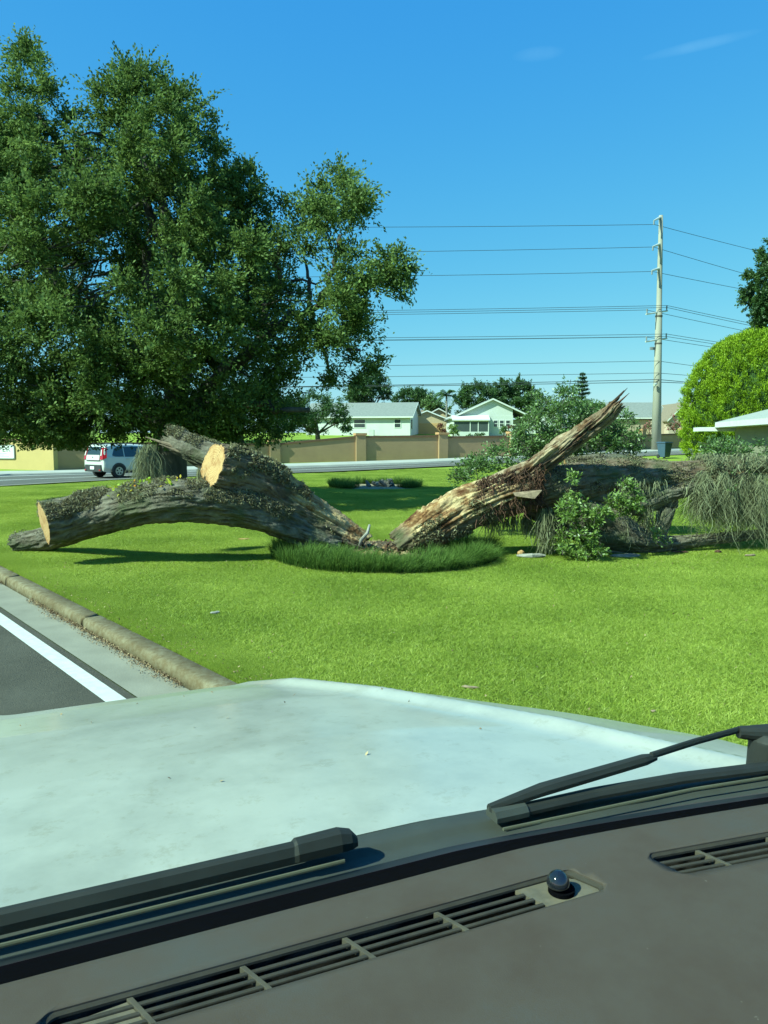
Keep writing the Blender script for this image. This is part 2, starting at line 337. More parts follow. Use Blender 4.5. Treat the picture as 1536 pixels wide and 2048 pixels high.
M['screen'] = simple('porch_screen', (.06, .075, .08), (.045, .055, .06), 1, .5)
M['car_white'] = simple('white_car_paint', (.60, .60, .58), (.58, .58, .56), 1, .3, coat=.6)
M['car_glass'] = simple('tinted_car_glass', (.02, .03, .035), (.03, .04, .045), 1, .08, spec=.9)
M['car_black'] = simple('black_plastic', (.035, .037, .04), (.045, .047, .05), 6, .55)
M['red_lens'] = simple('red_lens', (.42, .012, .02), (.33, .01, .015), 8, .2, coat=.5)
M['alloy'] = simple('alloy_rim', (.50, .51, .52), (.42, .43, .44), 4, .35, metallic=.6)
M['tyre'] = simple('tyre_rubber', (.02, .02, .02), (.03, .03, .03), 9, .85)
M['bin_blue'] = simple('blue_bin_plastic', (.045, .085, .14), (.055, .095, .15), 5, .5)
M['sign_white'] = simple('sign_board', (.78, .80, .79), (.75, .77, .76), 2, .5)
M['sign_dark'] = simple('sign_lettering', (.14, .14, .14), (.17, .17, .17), 2, .6)
M['rock'] = simple('grey_broken_wood', (.16, .15, .13), (.06, .055, .05), 5, .9, .8, 20, .03)
M['grey_bark'] = simple('grey_dead_wood', (.36, .34, .30), (.16, .15, .13), 9, .9, .7, 40, .015)

def hood_mat():
    m, nt, b = new_mat('truck_paint')
    f = noise_n(nt, 3.5, 6, .7); s = noise_n(nt, 22, 5, .8)
    c = ramp(nt, f, [(.35, (.30, .30, .265)), (.6, (.39, .385, .34))])
    st = ramp(nt, s, [(.56, (1, 1, 1)), (.66, (.84, .82, .76)), (.72, (1.0, 1.0, 1.0)), (.80, (1.15, 1.15, 1.12))])
    mx = N(nt, 'ShaderNodeMix', data_type='RGBA', blend_type='MULTIPLY'); mx.inputs['Factor'].default_value = .8
    nt.links.new(c, mx.inputs['A']); nt.links.new(st, mx.inputs['B']); nt.links.new(mx.outputs['Result'], b.inputs['Base Color'])
    rr = N(nt, 'ShaderNodeMapRange'); rr.inputs['To Min'].default_value = .32; rr.inputs['To Max'].default_value = .6; nt.links.new(f, rr.inputs['Value']); nt.links.new(rr.outputs[0], b.inputs['Roughness'])
    b.inputs['Coat Weight'].default_value = .7; b.inputs['Coat Roughness'].default_value = .16
    bump(nt, b, noise_n(nt, 1.6, 3), .05, .05); return m
M['hood'] = hood_mat()
def dash_mat():
    m, nt, b = new_mat('dash_vinyl')
    f = noise_n(nt, 5, 5, .65); g = noise_n(nt, 700, 3, .7)
    c = ramp(nt, f, [(.30, (.058, .041, .031)), (.5, (.070, .055, .044)), (.7, (.066, .062, .056))])
    sp = ramp(nt, noise_n(nt, 160, 2, .5), [(.76, (0, 0, 0)), (.80, (.6, .6, .6))])
    mx = N(nt, 'ShaderNodeMix', data_type='RGBA'); nt.links.new(sp, mx.inputs['Factor']); nt.links.new(c, mx.inputs['A']); mx.inputs['B'].default_value = (.14, .12, .10, 1)
    nt.links.new(mx.outputs['Result'], b.inputs['Base Color'])
    b.inputs['Roughness'].default_value = .75; b.inputs['Specular IOR Level'].default_value = .15
    bump(nt, b, g, .25, .0008); return m
M['dash'] = dash_mat()
M['dusty'] = simple('dusty_plastic', (.15, .12, .08), (.085, .072, .05), 60, .8, .3, 300, .0008)
M['grille'] = simple('grille_plastic', (.050, .042, .032), (.034, .030, .024), 60, .8, spec=.2)
M['rib'] = simple('rib_plastic', (.085, .072, .052), (.060, .052, .040), 60, .8, spec=.2)
M['void'] = simple('black_duct', (.004, .004, .004), (.006, .006, .006), 4, .9, spec=.1)
M['rubber'] = simple('wiper_rubber', (.016, .017, .016), (.024, .025, .023), 14, .65, spec=.3)
M['cowl'] = simple('cowl_plastic', (.045, .048, .040), (.032, .034, .030), 9, .65, .2, 60, .002)
M['seal'] = simple('seal_and_shadow_black', (.003, .003, .004), (.004, .004, .005), 4, 1, spec=0)  # windscreen seal, and the painted shadow beside the dome
M['wiper_strip'] = simple('faded_rubber', (.10, .095, .06), (.07, .068, .045), 20, .8)
M['frit'] = simple('frit_band', (.008, .014, .016), (.012, .018, .02), 6, .35, spec=.35)
M['sensor'] = simple('glossy_black_dome', (.008, .010, .014), (.01, .012, .016), 4, .07, spec=.8)

def glass_mat():
    m = bpy.data.materials.new('windscreen_glass'); m.use_nodes = True; nt = m.node_tree; nt.nodes.clear()
    o = N(nt, 'ShaderNodeOutputMaterial'); t = N(nt, 'ShaderNodeBsdfTransparent'); t.inputs[0].default_value = (.915, 1.0, .96, 1)
    nt.links.new(t.outputs[0], o.inputs['Surface']); return m
M['glass'] = glass_mat()

# ------------------------------------------------------------------ setting: ground, roads, kerb
KN = np.array([.764, .645]); KD = np.array([-.645, .764])           # across and along the near road
def ts(t, s, z=0): q = KN * t + KD * s; return (q[0], q[1], z)
def grid_mesh(name, P, mat, kind='structure', smooth=True, parent=None):
    """P: (a,b,3)"""
    a, b = P.shape[:2]; i = np.arange(a * b).reshape(a, b)
    F = np.stack([i[:-1, :-1], i[1:, :-1], i[1:, 1:], i[:-1, 1:]], -1).reshape(-1, 4)
    o = link(name, mesh_np(name, P, F, smooth), mat, parent)
    if parent is None: tag(o, kind=kind)
    return o
# lower base ground out to the horizon
xs = np.array([-1500, -300, -60, 0, 60, 300, 1500.]); ys = np.array([-1500, -200, -20, 20, 43, 60, 76, 90, 105, 140, 400, 1800.])
G = np.array([[(x, y, hz(y) - .30) for y in ys] for x in xs]); grid_mesh('ground', G, M['far_ground'])
# lawn of the island and of everything beyond the road
tt = np.concatenate([[2.70, 2.74, 2.8], np.linspace(3, 30, 55), np.linspace(31, 120, 70), [140, 200, 400]])
ss = np.concatenate([[-200, -60], np.linspace(-30, 40, 71), np.linspace(42, 110, 50), [150, 250, 400]])
L = np.zeros((len(tt), len(ss), 3))
for i, t in enumerate(tt):
    q = KN[None] * t + KD[None] * ss[:, None]; L[i, :, 0] = q[:, 0]; L[i, :, 1] = q[:, 1]; L[i, :, 2] = hz(q[:, 1]) - .02
    L[i, :, 2] += (fbm(np.stack([q[:, 0] * .25, q[:, 1] * .25, q[:, 0] * 0], -1), 3, 5) - .45) * .10 * np.clip((t - 3) / 3, 0, 1)
L = L[:, ::-1]
grid_mesh('lawn', L, M['lawn'])
def lawn_z(x, y):
    t = KN[0] * x + KN[1] * y
    return hz(y) - .02 + (fbm(np.stack([x * .25, y * .25, x * 0], -1), 3, 5) - .45) * .10 * np.clip((t - 3) / 3, 0, 1)
# near road
S0, S1 = -25, 33
Z = -.13
grid_mesh('near_road', np.array([[ts(t, s, Z) for s in np.linspace(S0, S1, 40)] for t in (2.17, 1, -2, -5.2)]), M['asphalt'])
grid_mesh('road_edge_line', np.array([[ts(t, s, Z + .004) for s in np.linspace(S0, S1, 60)] for t in (2.095, 1.95)]), M['road_paint'])
grid_mesh('gutter', np.array([[ts(t, s, z) for s in np.linspace(S0, S1, 60)] for t, z in ((2.60, Z + .012), (2.38, Z + .006), (2.17, Z + .008))]), M['concrete'])
grid_mesh('far_verge', np.array([[ts(t, s, z) for s in np.linspace(S0, S1, 20)] for t, z in ((-5.2, Z), (-5.25, 0), (-30, 0))]), M['lawn'])
kerb = empty('kerb', ts(2.65, 4, 0)); tag(kerb, kind='structure')
prof = [(2.545, -.135), (2.562, -.045), (2.570, -.022), (2.588, -.006), (2.61, 0), (2.735, .004), (2.75, -.01), (2.76, -.10)]
cuts = [-12, -6, -1.2, 1.85, 4.9, 7.95, 11, 14.05, 17.1, 20.2, 23.3, 26.4, 29.5]
kerb_o = kerb.location.copy()
for a, b in zip(cuts[:-1], cuts[1:]):
    n = 46
    P = []
    for s in np.linspace(a + .006, b - .006, n):
        row = []
        for j, (t, z) in enumerate(prof):
            x, y, _ = ts(t, s)
            chip = (fbm(np.array([[s * 5, t * 30, 1.]]), 3, 11)[0] - .45) * .0012
            e = min(s - a, b - s); rd = -.012 * max(0, 1 - e / .03)
            row.append((x - kerb_o.x + chip * .5, y - kerb_o.y, z + (chip + rd if 0 < j < 7 else 0)))
        P.append(row)
    P = np.array(P); k = grid_mesh('kerb_stone', P, M['kerb'], parent=kerb)
    bm = bmesh.new(); bm.from_mesh(k.data); bmesh.ops.contextual_create(bm, geom=[e for e in bm.edges if e.is_boundary and False])
    bmesh.ops.holes_fill(bm, edges=[e for e in bm.edges if e.is_boundary], sides=0); bm.to_mesh(k.data); bm.free()

def ribbon(name, A, B, mat, off, n=60, kind='structure', side=False, depth=.12):
    """sheet between two polylines, draped on the terrain; with side=True it gets a kerb face down its A edge"""
    A = catmull(np.array(A, float), n); B = catmull(np.array(B, float), n); rows = []
    if side: rows.append([(x, y, hz(y) + off - depth) for x, y in A])
    for u in np.linspace(0, 1, 7):
        Q = A * (1 - u) + B * u; rows.append([(x, y, hz(y) + off) for x, y in Q])
    return grid_mesh(name, np.array(rows), mat, kind)
near = [(-60, 2), (-35, 12), (-22, 20), (-17.6, 26.2), (-15.2, 29.9), (-12.9, 33.8), (-10, 37.5), (-5.8, 41.4), (-1.4, 44.4), (3.5, 47.6), (10.2, 52.3), (16.4, 56.8), (23.1, 61.2), (30, 65.5), (38, 70), (60, 82), (100, 100)]
farE = [(-66, 12), (-41, 22), (-28, 30), (-23.4, 35), (-19.4, 38.6), (-16.5, 40.6), (-13.4, 42.9), (-7.5, 45.9), (-1.5, 48.9), (3.8, 51.6), (11, 57.0), (18, 62.3), (26, 68.2), (33, 72.4), (41, 76.6), (62, 89), (104, 108)]
walkE = [(-69, 16), (-44, 26), (-32, 35), (-26.1, 40.4), (-22, 42.6), (-19, 43.6), (-14.6, 45.6), (-8, 48.6), (-1.7, 51.8), (4.1, 55.0), (11.7, 60.8), (19, 66.6), (28, 73.0), (35, 76.6), (43, 80.6), (64, 93), (106, 112)]
ribbon('far_road', near, farE, M['far_asphalt'], .03)
def lerp2(A, B, u): return [((1 - u) * a[0] + u * b[0], (1 - u) * a[1] + u * b[1]) for a, b in zip(A, B)]
ribbon('road_marking', lerp2(near, farE, .885), lerp2(near, farE, .925), M['road_paint'], .036)
ribbon('road_marking', lerp2(near, farE, .47), lerp2(near, farE, .50), M['road_paint'], .036)
ribbon('near_gutter_edge', lerp2(near, farE, -.035), lerp2(near, farE, .01), M['concrete'], .055)
ribbon('sidewalk', lerp2(farE, walkE, .0), lerp2(farE, walkE, .85), M['pale_concrete'], .12, side=True)

# ------------------------------------------------------------------ lawn grass: one patch of blades, set out over the lawn
def grass_object():
    nb = 2000; rr = .34 * np.sqrt(rng.random(nb)); th = rng.random(nb) * 6.283
    base = np.stack([rr * np.cos(th), rr * np.sin(th), np.zeros(nb)], -1)
    h = rng.uniform(.022, .048, nb); lean = rng.normal(0, .022, (nb, 2)); a = rng.random(nb) * 6.283; w = rng.uniform(.0018, .0032, nb)
    side = np.stack([np.cos(a), np.sin(a), np.zeros(nb)], -1) * w[:, None]
    mid = base + np.stack([lean[:, 0] * .4, lean[:, 1] * .4, h * .6], -1); tip = base + np.stack([lean[:, 0] * 1.5, lean[:, 1] * 1.5, h], -1)
    V = np.stack([base - side, base + side, mid + side * .8, mid - side * .8, tip], 1).reshape(-1, 3)
    i = np.arange(nb) * 5
    Fq = np.stack([i, i + 1, i + 2, i + 3], -1); Ft = np.stack([i + 3, i + 2, i + 4], -1)
    # set-out points
    pts = []
    x0 = ss
    sp = .30
    for y in np.arange(2.5, 46, sp):
        sp_here = .30 if y < 18 else .38
        hw = .56 * y + 1.2
        for x in np.arange(-hw, hw, sp_here):
            pts.append((x + rng.uniform(-.12, .12), y + rng.uniform(-.12, .12)))
        if y >= 18 and rng.random() < .25: continue
    pts = np.array(pts)
    t = pts @ KN
    # road edge distance: points must lie on the near side of the far road
    ne = catmull(np.array(near, float), 300)
    yr = np.interp(pts[:, 0], ne[:, 0], ne[:, 1])
    bed = (np.hypot(pts[:, 0] - 0.02, pts[:, 1] - 12.1) > 1.75) & (np.hypot(pts[:, 0] + .35, pts[:, 1] - 30) > 1.7)
    keep = (t > 3.17) & (pts[:, 1] < yr - .55) & bed
    pts = pts[keep]; z = lawn_z(pts[:, 0], pts[:, 1]) - .004
    P = np.stack([pts[:, 0], pts[:, 1], z], -1)
    # the outermost rim along the kerb gets small extra tufts
    s = np.repeat(np.arange(0, 34, .085), 4); tq = np.tile([2.835, 2.91, 3.0, 3.10], len(s) // 4) + rng.normal(0, .012, len(s)); s = s + rng.normal(0, .02, len(s)); q = KN[None] * tq[:, None] + KD[None] * s[:, None]
    nP, n0 = len(P), len(V)
    E = np.concatenate([P, np.stack([q[:, 0], q[:, 1], np.full(len(s), -.022)], -1)])
    sc = np.concatenate([rng.uniform(.85, 1.25, nP), np.tile([.27, .38, .45, .5], len(s) // 4)])
    ang = rng.random(len(E)) * 6.283
    tint = rng.beta(2.2, 2.2, nb)
    ispt = np.concatenate([np.zeros(n0), np.ones(len(E))])
    me = mesh_np('lawn_grass', np.concatenate([V, E]), [Fq, Ft], False,
                 {'ispt': ('POINT', ispt), 'psc': ('POINT', np.concatenate([np.ones(n0), sc])), 'pang': ('POINT', np.concatenate([np.zeros(n0), ang])),
                  'tint': ('POINT', np.concatenate([np.repeat(tint, 5), np.zeros(len(E))]))})
    o = link('lawn_grass', me, M['grass'])
    ng = bpy.data.node_groups.new('spread_grass', 'GeometryNodeTree')
    ng.interface.new_socket('Geometry', in_out='INPUT', socket_type='NodeSocketGeometry'); ng.interface.new_socket('Geometry', in_out='OUTPUT', socket_type='NodeSocketGeometry')
    n_in = ng.nodes.new('NodeGroupInput'); n_out = ng.nodes.new('NodeGroupOutput')
    sepg = ng.nodes.new('GeometryNodeSeparateGeometry'); sepg.domain = 'POINT'
    def attr(nm):
        a = ng.nodes.new('GeometryNodeInputNamedAttribute'); a.data_type = 'FLOAT'; a.inputs['Name'].default_value = nm; return a.outputs['Attribute']
    cmp = ng.nodes.new('FunctionNodeCompare'); cmp.data_type = 'FLOAT'; cmp.operation = 'GREATER_THAN'; cmp.inputs[1].default_value = .5
    ng.links.new(attr('ispt'), cmp.inputs[0]); ng.links.new(n_in.outputs[0], sepg.inputs['Geometry']); ng.links.new(cmp.outputs[0], sepg.inputs['Selection'])
    iop = ng.nodes.new('GeometryNodeInstanceOnPoints')
    ng.links.new(sepg.outputs['Selection'], iop.inputs['Points']); ng.links.new(sepg.outputs['Inverted'], iop.inputs['Instance'])
    cx = ng.nodes.new('ShaderNodeCombineXYZ'); ng.links.new(attr('pang'), cx.inputs[2]); ng.links.new(cx.outputs[0], iop.inputs['Rotation'])
    cs = ng.nodes.new('ShaderNodeCombineXYZ')
    ps = attr('psc'); ng.links.new(ps, cs.inputs[0]); ng.links.new(ps, cs.inputs[1]); cs.inputs[2].default_value = 1.0
    ng.links.new(cs.outputs[0], iop.inputs['Scale'])
    ng.links.new(iop.outputs[0], n_out.inputs[0])
    md = o.modifiers.new('spread', 'NODES'); md.node_group = ng
    tag(o, 'short mown bright green grass over the island lawn', 'grass', kind='stuff')
grass_object()

# ------------------------------------------------------------------ foliage tools
def leaf_mesh(name, Cn, L, W, tint, up=.35, dirs=None):
    n = len(Cn); L = np.broadcast_to(L, n) if np.ndim(L) == 0 else L; W = np.broadcast_to(W, n) if np.ndim(W) == 0 else W
    d = rng.normal(size=(n, 3)) if dirs is None else dirs + rng.normal(size=(n, 3)) * .5
    d /= np.linalg.norm(d, axis=1)[:, None] + 1e-9
    nm = rng.normal(size=(n, 3)); nm[:, 2] = np.abs(nm[:, 2]) + up
    sd = np.cross(nm, d); sd /= np.linalg.norm(sd, axis=1)[:, None] + 1e-9
    a = Cn - d * (L[:, None] * .5); b = Cn + d * (L[:, None] * .5); m = Cn + d * (L[:, None] * .05)
    V = np.stack([a, m + sd * (W[:, None] * .5), b, m - sd * (W[:, None] * .5)], 1).reshape(-1, 3)
    i = np.arange(n) * 4; F = np.stack([i, i + 1, i + 2, i + 3], -1)
    return mesh_np(name, V, F, False, {'tint': ('FACE', np.clip(tint, 0, 1))})
def twiggy(centers, radii, per, ntw=22, flat=.8, upb=.25, jit=.07, start=.35):
    """leaves along twigs that fan out of each clump's centre"""
    P = []; T = []; Dd = []
    for c, r in zip(centers, radii):
        k = max(4, int(ntw)); d = rng.normal(size=(k, 3)); d[:, 2] = d[:, 2] * flat + upb; d /= np.linalg.norm(d, axis=1)[:, None]
        ln = r * rng.uniform(.6, 1.15, k); n = max(1, int(per * (r ** 2)) // k + 1)
        u = rng.uniform(start, 1, (k, n)); bend = rng.normal(size=(k, 3)) * .25
        q = c + d[:, None] * (ln[:, None, None] * u[..., None]) + bend[:, None] * ((u ** 2)[..., None] * ln[:, None, None] * .5)
        q = q + rng.normal(size=q.shape) * jit
        tw = rng.uniform(-.16, .16, (k, 1)); cb = rng.normal(0, .07); t = .33 + cb + .28 * u + tw + rng.normal(0, .12, u.shape)
        P.append(q.reshape(-1, 3)); T.append(t.ravel()); Dd.append(np.repeat(d, n, 0))
    return np.concatenate(P), np.concatenate(T), np.concatenate(Dd)
def in_poly(px, py, poly):
    poly = np.asarray(poly, float); x, y = poly[:, 0], poly[:, 1]; x2, y2 = np.roll(x, -1), np.roll(y, -1)
    c = ((y > py[:, None]) != (y2 > py[:, None])) & (px[:, None] < (x2 - x) * (py[:, None] - y) / (y2 - y + 1e-12) + x)
    return c.sum(1) % 2 == 1
def edge_dist(px, py, poly):
    poly = np.asarray(poly, float); a = poly; b = np.roll(poly, -1, 0); p = np.stack([px, py], -1)[:, None]
    ab = b - a; t = np.clip(((p - a) * ab).sum(-1) / ((ab ** 2).sum(-1) + 1e-9), 0, 1)
    return np.linalg.norm(p - (a + ab * t[..., None]), axis=-1).min(1)
def fill_clumps(poly, n, depth, thick, r0, r1, inset=.6, minsep=None, front=.0):
    """clump centres inside a crown whose outline was measured in the photograph; the crown bulges in depth"""
    poly = np.asarray(poly, float); s = depth / 1500; out = []; R_ = []
    lo, hi = poly.min(0), poly.max(0); k = 0
    while len(out) < n and k < 60:
        k += 1
        px = rng.uniform(lo[0], hi[0], 4000); py = rng.uniform(lo[1], hi[1], 4000); m = in_poly(px, py, poly); px, py = px[m], py[m]
        if len(px) == 0: continue
        ed = edge_dist(px, py, poly) * s
        for x, y, e in zip(px, py, ed):
            r = rng.uniform(r0, r1)
            if e < r * inset: r = max(e / inset, r0 * .55)
            if e < r * inset * .98: continue
            hw = thick * math.sqrt(min(1, e / (thick * .9))) * .9
            u = rng.uniform(-1, 1); u = math.copysign(abs(u) ** .6, u) - front
            P = at(x, y, depth + max(-1, min(1, u)) * hw)
            if minsep and any(np.dot(P - q, P - q) < (minsep * (r + rr) * .5) ** 2 for q, rr in zip(out, R_)): continue
            out.append(P); R_.append(r)
            if len(out) >= n: break
    return np.array(out), np.array(R_)
def limb_mesh(mb, a, b, r0, r1, wig=.12, n=7, arch=.03):
    a, b = np.array(a), np.array(b); L = np.linalg.norm(b - a); pts = []
    for u in np.linspace(0, 1, n):
        p = a * (1 - u) + b * u; p = p + rng.normal(size=3) * wig * L * .25 * math.sin(math.pi * u); p[2] += arch * L * math.sin(math.pi * u); pts.append(p)
    mb.tube(pts, [r0 * (1 - u) + r1 * u for u in np.linspace(0, 1, n)], 8)
def strand_mesh(name, roots, lens, k=6, w=.012, wig=.05, tint=None, drift=None):
    """hanging strands (moss, shreds)"""
    n = len(roots); P = np.zeros((n, k, 3)); P[:, 0] = roots
    dr = rng.normal(0, wig, (n, 2))
    for j in range(1, k):
        dr = dr * .6 + rng.normal(0, wig, (n, 2))
        P[:, j] = P[:, j - 1]; P[:, j, :2] += dr * (lens / k)[:, None] * 6 * .35; P[:, j, 2] -= lens / (k - 1)
        P[:, j, 2] = np.maximum(P[:, j, 2], hz(P[:, j, 1]) + .01 + rng.random(n) * .02)
    a = rng.random(n) * 3.14; sd = np.stack([np.cos(a), np.sin(a), np.zeros(n)], -1)
    ww = w * rng.uniform(.5, 1.3, n)[:, None] * np.linspace(1, .35, k)[None]
    Lf = P - sd[:, None] * ww[..., None]; Rt = P + sd[:, None] * ww[..., None]
    V = np.stack([Lf, Rt], 2).reshape(n, k * 2, 3).reshape(-1, 3); base = (np.arange(n) * k * 2)[:, None] + (np.arange(k - 1) * 2)[None]
    F = np.stack([base, base + 1, base + 3, base + 2], -1).reshape(-1, 4)
    t = np.repeat(rng.beta(2, 2, n) if tint is None else tint, k - 1)
    return mesh_np(name, V, F, False, {'tint': ('FACE', t)})

# ------------------------------------------------------------------ big live oak
TY = 21.0
def hz_at(x, y): return float(hz(y))
oak = empty('oak_tree', (at(342, 900, TY)[0], TY, 0)); tag(oak, 'huge dark green oak with a spreading crown standing behind the sawn logs', 'tree')
ox, oy = oak.location.x, oak.location.y
def child_pts(P, o): P = np.array(P, float); P[:, 0] -= o.location.x; P[:, 1] -= o.location.y; P[:, 2] -= o.location.z; return P
outline = [(-150, 830), (-190, 520), (-120, 300), (-30, 240), (5, 160), (15, 90), (45, 62), (80, 88), (112, 150), (132, 215), (165, 210), (140, 140), (165, 105), (190, 62), (215, 95), (245, 118), (300, 108), (345, 165), (400, 172), (438, 205), (452, 268), (458, 330), (490, 325), (520, 372), (538, 402), (556, 390), (600, 380), (612, 345), (660, 306), (706, 322), (742, 352), (748, 420), (778, 478), (835, 505), (838, 545), (818, 612), (790, 600), (795, 660), (802, 745), (765, 745), (752, 800), (735, 825), (700, 790), (655, 800), (640, 770), (600, 760), (620, 850), (585, 880), (545, 905), (500, 895), (440, 885), (360, 890), (250, 885), (130, 905), (60, 900), (0, 885), (-80, 880)]
cc, cr = fill_clumps(outline, 720, TY, 5.0, .48, 1.0, .66, .46)
keep = ~((np.abs((cc[:, 0] - at(600, 620, TY)[0])) < 1.3) & (np.abs(cc[:, 2] - at(600, 640, TY)[2]) < 1.1) & (rng.random(len(cc)) < .45))
keep &= ~((cc[:, 2] < 3.0) & (cc[:, 1] < TY - 3.5))
cc, cr = cc[keep], cr[keep]
ec, er = fill_clumps([(450, 335), (488, 312), (528, 345), (548, 420), (520, 470), (460, 470)], 16, TY, 1.2, .4, .65, .5, .4); cc = np.vstack([cc, ec]); cr = np.concatenate([cr, er])
vd = noise3(cc * .55 + 3, 17); kp = vd > .22; cc, cr = cc[kp], cr[kp]
lc, lr = fill_clumps([(-80, 815), (620, 800), (615, 850), (560, 892), (500, 900), (380, 892), (240, 890), (130, 905), (0, 895), (-80, 890)], 70, TY + 1.2, 3.2, .45, .75, .5, .6); cc = np.vstack([cc, lc]); cr = np.concatenate([cr, lr])
P, T, Dd = twiggy(cc, cr, 1150, 22, jit=.055, start=.12)
ok = P[:, 2] > 1.55; P, T, Dd = P[ok], T[ok], Dd[ok]
link('crown', leaf_mesh('crown', child_pts(P, oak), rng.uniform(.08, .13, len(P)), rng.uniform(.042, .062, len(P)), T, dirs=Dd), M['oak_leaf'], oak)
mb = MB()
tp = [at(342, 1010, TY) * [1, 1, 0] + [0, 0, -.1], at(341, 960, TY), at(343, 900, TY), at(345, 840, TY), at(360, 760, TY), at(372, 680, TY), at(350, 560, TY), at(330, 440, TY), at(310, 300, TY)]
tp = [np.array(p) - np.array([ox, oy, 0]) for p in catmull(tp, 30)]
mb.tube(tp, [(.75 if i == 0 else .62 if i == 1 else .52) * (1 - (i / 29) * .88) for i in range(30)], 22)
tr = mb.build('trunk', M['oak_bark'], oak, smooth=True)
limbs = MB()
for p0, p1, r0 in [((345, 850), (520, 680), .26), ((520, 680), (640, 610), .17), ((640, 610), (680, 470), .11), ((640, 610), (780, 560), .09), ((520, 680), (560, 480), .10), ((355, 780), (130, 620), .22), ((130, 620), (20, 420), .13),
                   ((370, 690), (430, 380), .17), ((350, 560), (250, 260), .15), ((350, 640), (75, 230), .14), ((345, 850), (620, 820), .14), ((345, 860), (100, 800), .15), ((560, 690), (720, 700), .08), ((340, 440), (230, 190), .09), ((620, 620), (660, 760), .07), ((620, 620), (610, 520), .07)]:
    a = at(*p0, TY) - [ox, oy, 0]; b = at(*p1, TY + rng.uniform(-1.6, 1.2)) - [ox, oy, 0]
    if p0 in ((520, 680), (640, 610)): a = at(*p0, TY - .2) - [ox, oy, 0]
    limb_mesh(limbs, a, b, r0, r0 * .45, .22, 9, .05)
sel = [k for k in np.argsort(-cr) if not (at(440, 500, TY)[0] < cc[k][0] and cc[k][2] > at(500, 560, TY)[2])][:130]; anchors = np.array(tp[8:])
for i in sel:
    c = cc[i] - [ox, oy, 0]; j = np.argmin(np.linalg.norm(anchors - c - [0, 0, 1.0], axis=1)); a = anchors[j]
    a = a + (c - a) * rng.uniform(.35, .6); limb_mesh(limbs, a, c - (c - a) * .3, .04, .01, .2, 6, 0)
lo_ = limbs.build('limbs', M['oak_bark'], oak, smooth=True); tag(lo_, kind='stuff')

